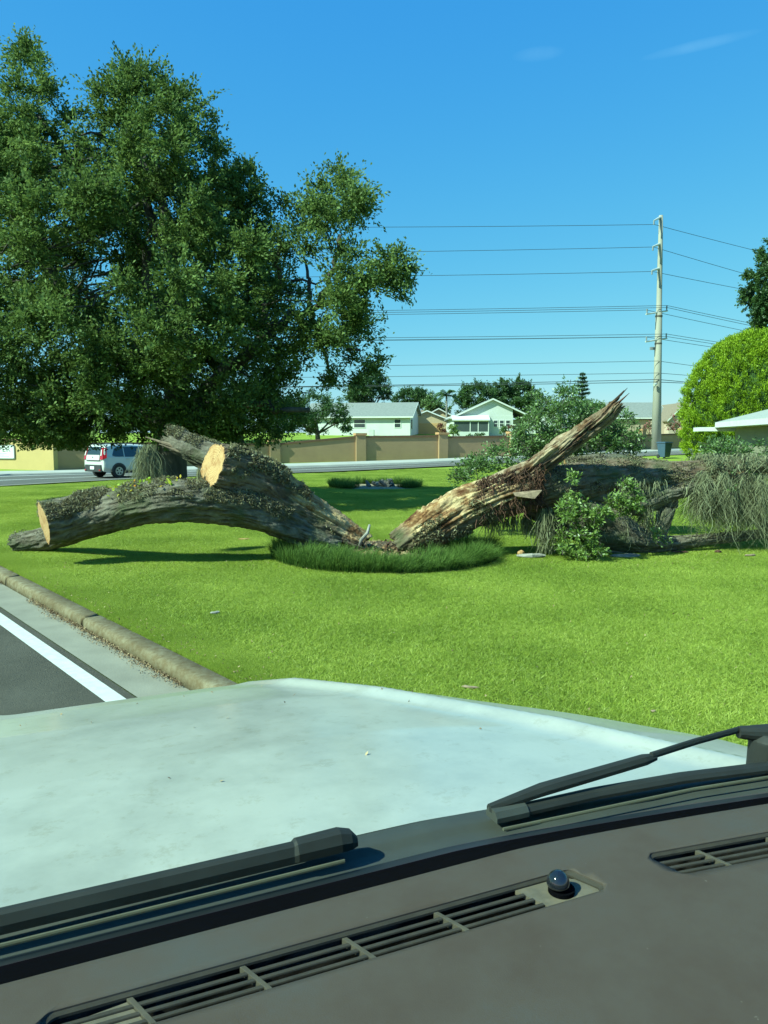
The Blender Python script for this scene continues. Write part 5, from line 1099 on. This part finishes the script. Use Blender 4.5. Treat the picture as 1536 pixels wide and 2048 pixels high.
for y, xl, xr in ((625, 1292, 1335), (680, 1291, 1334)):
    a = at(xl, y + 3.5, 69.3) - po_; b = at(xr, y - 3.5, 70.4) - po_; m = MB(); m.tube([a, b], .07, 6); ar = m.build('cross_arm', M['galv'], pole)
    for p in (a + (b - a) * .04, a + (b - a) * .96): m = MB(); m.tube([p, p + [0, 0, .45]], [.05, .07], 8); m.build('insulator', M['insul'], ar)
    c = pol(y + 3) - po_; m = MB(); m.tube([c + [0, 0, -.12], c + [0, 0, .02]], .33, 14); m.build('band', M['shade_and_band'], pole)
m = MB(); c = pol(693) - po_; m.box(c[0] - .75, c[0] - .35, c[1] - .1, c[1] + .1, c[2] - .15, c[2] + .1); m.build('bracket', M['insul'], pole)
m = MB(); m.tube([at(1308, 770, 69.3) - po_, at(1312, 768, 69.5) - po_], .12, 8); m.build('coupling', M['galv'], pole)
wires = [(1309, 449, 444, 497 + (1700 - 1521) * .27), (1307, 494, 497, 560 + 45), (1305, 543, 545, 567 + 47), (1334, 611, 617, 641 + 43), (1334, 615, 621, 647 + 43), (1293, 620, 625, 656 + 44),
         (1333, 668, 670, 686 + 33), (1333, 673, 674, 690 + 33), (1293, 674, 675, 693 + 35), (1316, 722, 727, 732 + 33), (1316, 746, 748, 752 + 14), (1312, 764, 768, 762 + 6), (1316, 759, 768, 766 + 18)]
for k, (x0, y0, yl, yr) in enumerate(wires):
    a = at(x0, y0, 69.6) - po_; sl = (yl - y0) / (x0 - 760)
    l = at(-700, y0 + sl * (x0 + 700) * .6, 69) - po_; r = at(1900, yr + (yr - y0) / 370 * 200 * .8, 96) - po_
    P = []
    for (p, q, s) in ((l, a, .9 if k < 3 else .7), (a, r, .6)):
        for u in np.linspace(0, 1, 15): w = p * (1 - u) + q * u; P.append(w - [0, 0, 4 * s * u * (1 - u) * .5])
    P = P[:15] + P[16:]
    m = MB(); m.tube(P, .021 if k < 11 else .03, 5); m.build('cable', M['cable'], pole)

# ------------------------------------------------------------------ wheeled bin
bn = empty('wheeled_bin', ((1327 - 768) / 1500 * 57, 57, float(hz(57)) + .0), R(25)); tag(bn, 'dark blue wheeled rubbish bin standing at the roadside near the pole', 'rubbish bin')
m = MB(); m.hexa([(-.27, -.3, .08), (.27, -.3, .08), (.27, .3, .08), (-.27, .3, .08)], [(-.37, -.42, 1.12), (.37, -.42, 1.12), (.37, .42, 1.12), (-.37, .42, 1.12)]); m.build('body', M['bin_blue'], bn, bevel=.05)
m = MB(); m.box(-.41, .41, -.46, .46, 1.13, 1.2); m.box(-.36, .36, -.40, .40, 1.2, 1.24); m.build('lid', M['bin_blue'], bn, bevel=.02)
m = MB(); m.tube([(-.33, .47, 1.05), (.33, .47, 1.05)], .025, 8); m.build('handle', M['bin_blue'], bn)
for sx in (-1, 1): m = MB(); m.tube([(sx * .27, .3, .14), (sx * .35, .3, .14)], .14, 16); m.build('wheel', M['tyre'], bn)

# ------------------------------------------------------------------ white hatchback
car = empty('hatchback_car', (-13.95, 36.1, .03), R(-38)); tag(car, 'boxy white hatchback with tall red tail lamps driving off on the far road', 'car')
st = [(0.00, .40, .93, 1.00, .62, .80), (.03, .34, .96, 1.12, .78, .85), (.10, .30, 1.00, 1.42, .80, .88), (.22, .30, 1.0, 1.60, .70, .90), (.8, .26, .98, 1.635, .70, .905), (1.6, .24, .97, 1.64, .70, .91), (2.4, .24, .96, 1.60, .69, .91), (2.75, .24, .95, 1.50, .68, .905), (3.2, .26, .94, 1.12, .70, .90), (3.35, .26, .94, 1.02, .72, .89), (3.8, .28, .86, .94, .68, .86), (4.02, .32, .74, .82, .60, .80), (4.1, .40, .62, .68, .50, .66)]
V = []; F = []
prof = lambda y, zb, zt, zr, wr, wb: [(-wb * .9, zb), (-wb, zb + .18), (-wb * 1.0, (zb + zt) * .5), (-wb * .975, zt), (-wr - (wb - wr) * .12, zt + (zr - zt) * .85), (-wr * .8, zr - .01), (0, zr), (wr * .8, zr - .01), (wr + (wb - wr) * .12, zt + (zr - zt) * .85), (wb * .975, zt), (wb, (zb + zt) * .5), (wb, zb + .18), (wb * .9, zb)]
for s_ in st: V += [(x, s_[0], z) for x, z in prof(*s_)]
k = 13
for i in range(len(st) - 1):
    for j in range(k): F.append((i * k + j, i * k + (j + 1) % k, (i + 1) * k + (j + 1) % k, (i + 1) * k + j))
F += [tuple(range(k)), tuple(range((len(st) - 1) * k, len(st) * k))]
m = MB(); m.add(V, F); body = m.build('body', M['car_white'], car, smooth=False)
sb = body.modifiers.new('soft', 'BEVEL'); sb.width = .02; sb.segments = 2; sb.limit_method = 'ANGLE'
def side_x(z, s_):
    pr = prof(*s_)[6:]; zs = [p[1] for p in pr][::-1]; xs_ = [p[0] for p in pr][::-1]; return float(np.interp(z, zs, xs_))
def car_pane(name, sgn, ys, zs0, zs1, mat, off=.012):
    def sec(y):
        for a, b in zip(st[:-1], st[1:]):
            if a[0] <= y <= b[0]: u = (y - a[0]) / (b[0] - a[0]); return tuple(p * (1 - u) + q * u for p, q in zip(a, b))
        return st[-1]
    V = []; F = []; n = len(ys)
    for o_ in (off, -.01):
        for r_ in range(4):
            for y, z0, z1 in zip(ys, zs0, zs1): z = z0 + (z1 - z0) * r_ / 3; V.append((sgn * (side_x(z, sec(y)) + o_), y, z))
    for L_ in range(2):
        for r_ in range(3):
            for i in range(n - 1): b = L_ * 4 * n + r_ * n + i; F.append((b, b + 1, b + n + 1, b + n))
    for i in range(n - 1): F.append((i, i + 1, 4 * n + i + 1, 4 * n + i)); F.append((3 * n + i, 3 * n + i + 1, 7 * n + i + 1, 7 * n + i))
    for r_ in range(3): F.append((r_ * n, (r_ + 1) * n, (r_ + 5) * n, (r_ + 4) * n)); F.append((r_ * n + n - 1, (r_ + 1) * n + n - 1, (r_ + 5) * n + n - 1, (r_ + 4) * n + n - 1))
    m = MB(); m.add(V, F); return m.build(name, M[mat], car)
for sg_ in (-1, 1):
    car_pane('side_window', sg_, [.48, .62, .8, 1.0, 1.08], [1.06, 1.03, 1.02, 1.02, 1.02], [1.12, 1.40, 1.50, 1.50, 1.50], 'car_glass')
    car_pane('side_window', sg_, [1.14, 1.4, 1.7, 1.95], [1.01] * 4, [1.50] * 4, 'car_glass')
    car_pane('side_window', sg_, [2.01, 2.3, 2.6, 2.8, 3.05], [1.01, 1.01, 1.01, 1.01, 1.01], [1.5, 1.48, 1.42, 1.32, 1.10], 'car_glass')
    m = MB(); m.box(sg_ * .905 - .015, sg_ * .905 + .015, 1.2, 1.38, .90, .93); m.box(sg_ * .905 - .015, sg_ * .905 + .015, 2.1, 2.28, .90, .93); m.build('door_handle', M['car_white'], car)
    car_pane('sill', sg_, [1.12, 2.0, 2.9], [.22] * 3, [.34] * 3, 'car_black', .012)
    m = MB(); x = sg_ * .60   # tail lamp wraps the corner
    m.hexa([(sg_ * .60, -.055, .88), (sg_ * .83, -.03, .90), (sg_ * .915, .14, .97), (sg_ * .62, .10, .98)], [(sg_ * .58, .075, 1.46), (sg_ * .73, .085, 1.46), (sg_ * .80, .22, 1.45), (sg_ * .58, .24, 1.46)]); tl = m.build('tail_lamp', M['red_lens'], car, bevel=.015)
    m = MB(); m.hexa([(sg_ * .66, -.034, 1.08), (sg_ * .73, -.030, 1.08), (sg_ * .73, .02, 1.08), (sg_ * .66, .02, 1.08)], [(sg_ * .62, .035, 1.36), (sg_ * .68, .038, 1.36), (sg_ * .68, .13, 1.36), (sg_ * .62, .13, 1.36)]); m.build('reverse_lens', M['trim'], tl)
    for y in (.78, 3.32):
        m = MB(); m.tube([(sg_ * .70, y, .33), (sg_ * .915, y, .33)], .33, 28); t_ = m.build('wheel', M['tyre'], car)
        m = MB(); m.tube([(sg_ * .88, y, .33), (sg_ * .925, y, .33)], .20, 24); rm = m.build('rim', M['alloy'], t_)
        m = MB()
        for q in range(5):
            a = 2 * math.pi * q / 5 + .3; c_, s_2 = math.cos(a), math.sin(a); m.tube([(sg_ * .926, y + .12 * c_, .33 + .12 * s_2), (sg_ * .93, y + .12 * c_, .33 + .12 * s_2)], .045, 8)
        m.build('rim_hole', M['tyre'], t_)
        m = MB(); ring = [(math.cos(R(a)), math.sin(R(a))) for a in range(-8, 190, 9)]
        poly = [(sg_ * .895, y + .40 * c_, .33 + .40 * s_2) for c_, s_2 in ring] + [(sg_ * .895, y + .33 * c_, .33 + .33 * s_2) for c_, s_2 in ring[::-1]]
        n_ = len(ring)
        m.add([p for p in poly[:n_]] + poly[n_:][::-1] + [(p[0] + sg_ * .022, p[1], p[2]) for p in poly[:n_]] + [(p[0] + sg_ * .022, p[1], p[2]) for p in poly[n_:][::-1]],
              [(i, i + 1, n_ + i + 1, n_ + i) for i in range(n_ - 1)] + [(2 * n_ + i, 2 * n_ + i + 1, 3 * n_ + i + 1, 3 * n_ + i) for i in range(n_ - 1)] + [(i, i + 1, 2 * n_ + i + 1, 2 * n_ + i) for i in range(n_ - 1)] + [(n_ + i, n_ + i + 1, 3 * n_ + i + 1, 3 * n_ + i) for i in range(n_ - 1)])
        m.build('wheel_arch', M['car_black'], car)
m = MB(); m.hexa([(-.58, -.01, 1.12), (.58, -.01, 1.12), (.58, .08, 1.12), (-.58, .08, 1.12)], [(-.52, .13, 1.50), (.52, .13, 1.50), (.52, .2, 1.50), (-.52, .2, 1.50)]); m.build('rear_window', M['car_glass'], car, bevel=.01)
m = MB(); m.hexa([(-.56, -.06, .86), (.56, -.06, .86), (.56, .04, .86), (-.56, .04, .86)], [(-.56, -.02, 1.11), (.56, -.02, 1.11), (.56, .06, 1.11), (-.56, .06, 1.11)]); hp = m.build('hatch_panel', M['car_white'], car, bevel=.02)
m = MB(); m.tube([(0, -.06, 1.0), (0, -.045, 1.0)], .035, 12); m.build('badge', M['insul'], hp)
m = MB(); m.box(-.60, .60, -.045, .03, .835, .855); m.build('hatch_seam', M['car_black'], car)
m = MB(); m.hexa([(-.72, -.06, .30), (.72, -.06, .30), (.80, .25, .30), (-.80, .25, .30)], [(-.66, -.075, .64), (.66, -.075, .64), (.72, .1, .64), (-.72, .1, .64)]); bp = m.build('bumper', M['car_black'], car, bevel=.03)
m = MB(); m.box(-.17, .17, -.10, -.07, .42, .56); m.build('plate', M['sign_white'], bp)
for sx in (-1, 1): m = MB(); m.box(sx * .62 - .06, sx * .62 + .06, -.09, -.06, .36, .42); m.build('reflector', M['red_lens'], bp)
for sx in (-1, 1): m = MB(); m.tube([(sx * .66, .3, 1.655), (sx * .67, 2.3, 1.65)], .02, 6); m.build('roof_rail', M['car_black'], car)

# ------------------------------------------------------------------ the truck the view is taken from
truck = empty('pickup_truck', (0, 0, 0), R(24)); tag(truck, 'white truck seen from its cab: dusty bonnet, wipers, windscreen and grey dashboard', 'truck')
def vfront(w): return 2.17 - (.0 if w < 0 else .60) * w * w
def cv(u): return .15 * max(0, u - .42) ** 1.3
UC = .35
def hood_z(u, v, s):
    w = u - UC; z = float(np.interp(s, [0, .3, .6, .8, .92, .97, 1.0], [1.350, 1.316, 1.258, 1.204, 1.160, 1.130, 1.073]))
    z -= .05 * (w / .87) ** 2 * (1 + s * .9) * (.1 if w < 0 else .85)
    e = abs(w) / (1.10 if w < 0 else .96)
    if e > .86: z -= .13 * ((e - .86) / .14) ** 2.2
    for sg_ in (1, -1):
        uc = UC + sg_ * ((.20 if sg_ > 0 else .58) + (1.95 - v) / 1.05 * .44); d = sg_ * (u - uc)
        z += .022 * math.exp(-(d / (.042 if d < 0 else .020)) ** 2) * min(1, (1.05 - s) * 4) - .004 * (1 / (1 + math.exp(-d / .012)))
    return z
nu, nv = 170, 110; P = np.zeros((nu, nv, 3))
for i in range(nu):
    e = -1 + 2 * i / (nu - 1); u = UC + (1.10 if e < 0 else .96) * (math.copysign(abs(e) ** .92, e)); w = u - UC; vf = vfront(w); v0 = .845 - cv(u)
    for j in range(nv): s = (j / (nv - 1)) ** .9; v = v0 + (vf - v0) * s; P[i, j] = (u, v, hood_z(u, v, s))
hd = grid_mesh('hood', P, M['hood'], parent=truck)
bd = np.concatenate([P[0, :, :], P[1:, -1, :], P[-1, ::-1, :][1:]]); rows = np.stack([bd, bd - [0, 0, .10] + (bd - [UC, 1.2, 0]) * [.012, .012, 0], bd * [1, 1, 0] + (bd - [UC, 1.2, 0]) * [.02, .02, 0] + [0, 0, .80], bd * [1, 1, 0] + (bd - [UC, 1.2, 0]) * [.015, .015, 0] + [0, 0, .50]])
grid_mesh('body_side', rows, M['hood'], parent=truck)
m = MB(); m.box(-.72, 1.25, 2.19, 2.33, .42, .66); m.build('bumper', M['insul'], truck, bevel=.02)
m = MB(); m.box(-.35, .9, 2.17, 2.21, .72, .98); m.build('radiator_grille', M['car_black'], truck)
for x in (-.70, 1.05):
    m = MB(); m.tube([(x, 1.35, .28), (x + .2, 1.35, .28)], .38, 28); m.build('wheel', M['tyre'], truck)
# cowl, seal channel
U = np.linspace(-.76, 1.3, 60)
def strip(name, rows_, mat, parent=truck):
    return grid_mesh(name, np.array([[(u, v - cv(u), z) for u in U] for v, z in rows_]), M[mat], parent=parent)
strip('cowl', [(.90, 1.30), (.862, 1.335), (.84, 1.352), (.80, 1.358), (.797, 1.350), (.768, 1.352)], 'cowl')
strip('windscreen_frit', [(.769, 1.353), (.760, 1.356), (.746, 1.360)], 'frit')
strip('windscreen_seal', [(.747, 1.3598), (.740, 1.3640), (.722, 1.367), (.70, 1.362), (.66, 1.345), (.60, 1.32)], 'seal')
# windscreen: a closed thin shell
GU = np.linspace(-.76, 1.34, 40); GS = np.linspace(0, 1, 24)
def gp(u, s, o): c = cv(u) * (1 + .4 * s); return (u, .733 - c - .71 * s - .02 * math.sin(s * 3.14) * -1 + o * .78, 1.3695 + .89 * s + o * .62)
A = np.array([[gp(u, s, 0) for s in GS] for u in GU]); B = np.array([[gp(u, s, .005) for s in GS] for u in GU])
na, nb_ = A.shape[:2]; i0 = np.arange(na * nb_).reshape(na, nb_); q1 = np.stack([i0[:-1, :-1], i0[1:, :-1], i0[1:, 1:], i0[:-1, 1:]], -1).reshape(-1, 4); off_ = na * nb_
edge = np.concatenate([i0[0, :], i0[1:, -1], i0[-1, ::-1][1:], i0[::-1, 0][1:]]); e2 = np.stack([edge[:-1], edge[1:], edge[1:] + off_, edge[:-1] + off_], -1)
for ply in (0, .0058):
  A = np.array([[gp(u, s, ply) for s in GS] for u in GU]); B = np.array([[gp(u, s, ply + .0025) for s in GS] for u in GU]); link('windscreen' if ply else 'windscreen_inner_ply', mesh_np('windscreen', np.concatenate([A.reshape(-1, 3), B.reshape(-1, 3)]), np.vstack([q1, q1[:, ::-1] + off_, e2]), True), M['glass'], truck)
# wipers
def bar(pts, w, h, name, mat, parent, bevel=.004, taper=None):
    m = MB(); pts = [np.array(p, float) for p in pts]; V = []; n = len(pts)
    for i, p in enumerate(pts):
        d = pts[min(i + 1, n - 1)] - pts[max(i - 1, 0)]; n_ = np.array([-d[1], d[0], 0]); n_ /= np.linalg.norm(n_); ww = w if taper is None else taper[i]; hh = h * min(1, ww / w)
        for a, b in ((-1, 0), (1, 0), (1, .45), (.6, .9), (.2, 1), (-.2, 1), (-.6, .9), (-1, .45)): V.append(p + n_ * ww * a + [0, 0, hh * b])
    F = [(i * 8 + k, i * 8 + (k + 1) % 8, (i + 1) * 8 + (k + 1) % 8, (i + 1) * 8 + k) for i in range(n - 1) for k in range(8)] + [tuple(range(8)), tuple((n - 1) * 8 + k for k in range(8))]
    m.add(V, F); return m.build(name, M[mat], parent)
wl_ = bar([(-.30, .783, 1.374), (.30, .786, 1.374)], .011, .020, 'wiper_blade', 'rubber', truck)
bar([(.232, .786, 1.375), (.240, .786, 1.376), (.292, .786, 1.376), (.306, .785, 1.376), (.314, .784, 1.376)], .0145, .022, 'wiper_cap', 'rubber', wl_, .006, [.010, .0135, .0145, .012, .006])
bar([(-.30, .759, 1.370), (.29, .762, 1.370)], .0018, .004, 'wiper_edge', 'wiper_strip', wl_, 0)
wr_ = bar([(.515, .784, 1.366), (.66, .778, 1.368), (.80, .762, 1.370), (1.05, .726, 1.366)], .011, .010, 'wiper_blade', 'rubber', truck)
bar([(.500, .784, 1.366), (.506, .784, 1.366), (.540, .783, 1.366), (.548, .783, 1.366)], .0135, .014, 'wiper_cap', 'cowl', wr_, .003)
bar([(.50, .757, 1.364), (.80, .738, 1.366), (1.1, .700, 1.366)], .0018, .004, 'wiper_edge', 'wiper_strip', wr_, 0)
am = bar([(.50, .790, 1.374), (.58, .788, 1.384), (.745, .778, 1.399), (.765, .777, 1.402)], .008, .012, 'wiper_arm', 'rubber', truck, .003, [.006, .010, .008, .005])
bar([(.757, .7765, 1.405), (.85, .783, 1.408), (.95, .790, 1.408)], .004, .008, 'arm_rod', 'rubber', am, .002)
m = MB(); m.tube([(.985, .768, 1.30), (.985, .768, 1.398), (.985, .768, 1.408)], [.034, .030, .020], 22); m.build('wiper_pivot', M['rubber'], am, smooth=False, bevel=.003)
m = MB(); m.hexa([(.925, .70, 1.2), (1.22, .64, 1.2), (1.22, .83, 1.2), (.96, .80, 1.2)], [(.94, .705, 1.352), (1.22, .65, 1.335), (1.22, .77, 1.31), (.965, .765, 1.335)]); m.build('cowl_corner', M['rubber'], truck, bevel=.006)
m = MB(); m.tube([(.94, .788, 1.408), (.985, .770, 1.405), (1.01, .755, 1.398)], [.009, .015, .010], 12); m.build('arm_head', M['rubber'], am)

# dashboard
def dash_z(u, v):
    z = 1.43 - .012 * max(0, (.49 - v) / .1) ** 2 * .6
    return z
D_u = np.linspace(-.75, 1.25, 160); rowsv = [.0, .004, .012, .03]
rows = []
def vf_(u): return .626 - cv(u) * 1.05
for fr, dz in [(-.004, -.06), (0, -.012), (-.003, -.004), (-.008, -.0005), (-.015, 0)]:
    rows.append([(u, vf_(u) + (fr if dz > -.05 else -.02), 1.43 + dz) for u in D_u])
for q in np.linspace(.02, 1, 40):
    v_ = lambda u: (vf_(u) - .015) * (1 - q) + .16 * q
    rows.append([(u, v_(u), 1.43 - .05 * max(0, (.50 - v_(u)) / .34) ** 2 + .004 * math.sin(u * 5 + 1) * max(0, (.5 - v_(u)))) for u in D_u])
rows.append([(u, .10, 1.32) for u in D_u]); rows.append([(u, .08, 1.10) for u in D_u]); rows.append([(u, vf_(u) - .04, 1.10) for u in D_u]); rows.append([(u, vf_(u) - .03, 1.30) for u in D_u])
nr = len(rows)
DP = np.array(rows); i = np.arange(nr * 160).reshape(nr, 160); Fq = np.stack([i[:-1, :-1], i[:-1, 1:], i[1:, 1:], i[1:, :-1]], -1).reshape(-1, 4)
# close the underside and the ends so that the shell is solid
last = np.stack([i[-1, :-1], i[-1, 1:], i[0, 1:], i[0, :-1]], -1)
me = mesh_np('dashboard', DP, [np.vstack([Fq, last]), ], True); bm = bmesh.new(); bm.from_mesh(me); bmesh.ops.holes_fill(bm, edges=[e for e in bm.edges if e.is_boundary], sides=0); bmesh.ops.recalc_face_normals(bm, faces=bm.faces); bm.to_mesh(me); bm.free()
dash = link('dashboard', me, M['dash'], truck)
def grille_outline(L_, w, r):
    """rounded parallelogram in grille axes: a along, b across (negative towards the viewer)"""
    sk = .42; pts = []
    for (ca, cb, t0) in ((L_ - r - sk * 0, -r, 0), (r, -r, 90), (r + sk * (w - 2 * r), -w + r, 180), (L_ - r + sk * (w - 2 * r), -w + r, 270)):
        for k in range(7): t = R(t0 + 15 * k); pts.append((ca + r * math.cos(t), cb + r * math.sin(t)))
    return pts
def make_grille(u0, v0, ang, L_, ribs, end_at, left_dust=True):
    c, s = math.cos(ang), math.sin(ang); T = lambda a, b, z: (u0 + c * a - s * b, v0 + s * a + c * b, z)
    w = .0415; out = grille_outline(L_, w, .009)
    m = MB(); m.prism([T(a, b, 1.340) for a, b in out], (0, 0, .12)); cut = m.build('cutter', M['void'], truck)
    md = dash.modifiers.new('cut', 'BOOLEAN'); md.operation = 'DIFFERENCE'; md.object = cut; md.solver = 'EXACT'
    bpy.context.view_layer.update(); dg = bpy.context.evaluated_depsgraph_get(); new = bpy.data.meshes.new_from_object(dash.evaluated_get(dg), depsgraph=dg)
    dash.modifiers.clear(); dash.data = new; bpy.data.objects.remove(cut, do_unlink=True)
    m = MB(); big = [(a + (.0 if 0 else 0), b) for a, b in out]; m.prism([T(a, b, 1.352) for a, b in big], (0, 0, .004)); m.add([T(a, b, 1.4245) for a, b in big] + [T(a, b, 1.355) for a, b in big], [(k, (k + 1) % len(big), len(big) + (k + 1) % len(big), len(big) + k) for k in range(len(big))]); m.build('duct', M['void'], dash)
    # rim just inside the opening
    n_ = len(out); inn = [((a - L_ / 2 - .009) * .985 + L_ / 2 + .009, (b + w / 2) * .90 - w / 2) for a, b in out]; m = MB()
    m.add([T(a, b, 1.4285) for a, b in out] + [T(a, b, 1.4262) for a, b in inn] + [T(a, b, 1.424) for a, b in out] + [T(a, b, 1.424) for a, b in inn],
          [(k, (k + 1) % n_, n_ + (k + 1) % n_, n_ + k) for k in range(n_)] + [(n_ + k, n_ + (k + 1) % n_, 3 * n_ + (k + 1) % n_, 3 * n_ + k) for k in range(n_)])
    m.build('vent_rim', M['grille'], dash)
    pitch = (w - .003) / 4
    for k in range(1, 4):
        b = -.0015 - k * pitch; a0 = .003 + .42 * (k * pitch); a1 = end_at + .42 * k * pitch
        m = MB(); hw = .0021; m.hexa([T(a0, b - hw, 1.4235), T(a1, b - hw, 1.4235), T(a1, b + hw, 1.4235), T(a0, b + hw, 1.4235)], [T(a0, b - hw * .8, 1.4252), T(a1, b - hw * .8, 1.4252), T(a1, b + hw * .8, 1.4252), T(a0, b + hw * .8, 1.4252)])
        sl = m.build('slat', M['grille'], dash, bevel=.0006)
    for a in ribs:
        m = MB(); hw = .0022; m.hexa([T(a - hw, -.0025, 1.419), T(a + hw, -.0025, 1.419), T(a + hw + .42 * (w - .005), -w + .0025, 1.419), T(a - hw + .42 * (w - .005), -w + .0025, 1.419)],
                             [T(a - hw, -.0025, 1.4255), T(a + hw, -.0025, 1.4255), T(a + hw + .42 * (w - .005), -w + .0025, 1.4255), T(a - hw + .42 * (w - .005), -w + .0025, 1.4255)]); m.build('rib', M['rib'], dash, bevel=.0005)
    return T, w
T1, w1_ = make_grille(-.022, .5715, R(-.6), .477, [.062, .149, .237, .325], .410)
m = MB(); m.prism([T1(.410, -.002, 1.4205), T1(.464, -.002, 1.4205), T1(.481, -.016, 1.4205), T1(.485, -.034, 1.4205), T1(.474, -.0395, 1.4205), T1(.426, -.0395, 1.4205)], (0, 0, .004)); m.build('sensor_plate', M['dusty'], dash)
m = MB(); m.prism([T1(.012, -.010, 1.4215), T1(.060, -.004, 1.4215), T1(.074, -.038, 1.4215), T1(.028, -.036, 1.4215)], (0, 0, .002)); m.build('dust_film', M['dusty'], dash)
for k in range(5):
    pass
T2, _ = make_grille(.540, .5565, R(-7.5), .34, [.060, .150, .24], .34)
bm = bmesh.new(); bmesh.ops.create_uvsphere(bm, u_segments=32, v_segments=20, radius=.0108)
for v in bm.verts: v.co.z = v.co.z * 1.15 if v.co.z > 0 else v.co.z * .5
me = bpy.data.meshes.new('sensor_dome'); bm.to_mesh(me); bm.free(); me.polygons.foreach_set('use_smooth', [True] * len(me.polygons))
q = T1(.445, -.021, 1.434); sd = link('sensor_dome', me, M['sensor'], dash, loc=q)
m = MB(); m.tube([(q[0] + .004, q[1], 1.4245), (q[0] + .004, q[1], 1.4285)], .0125, 24); m.build('dome_shadow', M['seal'], dash)  # black disc set off to the right as the dome's cast shadow

# a little dust and leaf scatter on the bonnet
def on_hood(u, v): 
    w = u - UC; vf = vfront(w); v0 = .845 - cv(u); s = (v - v0) / (vf - v0); return hood_z(u, v, s)
n = 26; Pn = []
for _ in range(n):
    u, v = rng.uniform(-.1, .9), rng.uniform(1.05, 1.9); Pn.append((u, v, on_hood(u, v) + .002))
o = link('dirt_specks', leaf_mesh('dirt_specks', np.array(Pn), rng.uniform(.004, .012, n), rng.uniform(.002, .006, n), rng.beta(2, 2, n), up=40), M['litter'], truck); tag(o, kind='stuff')
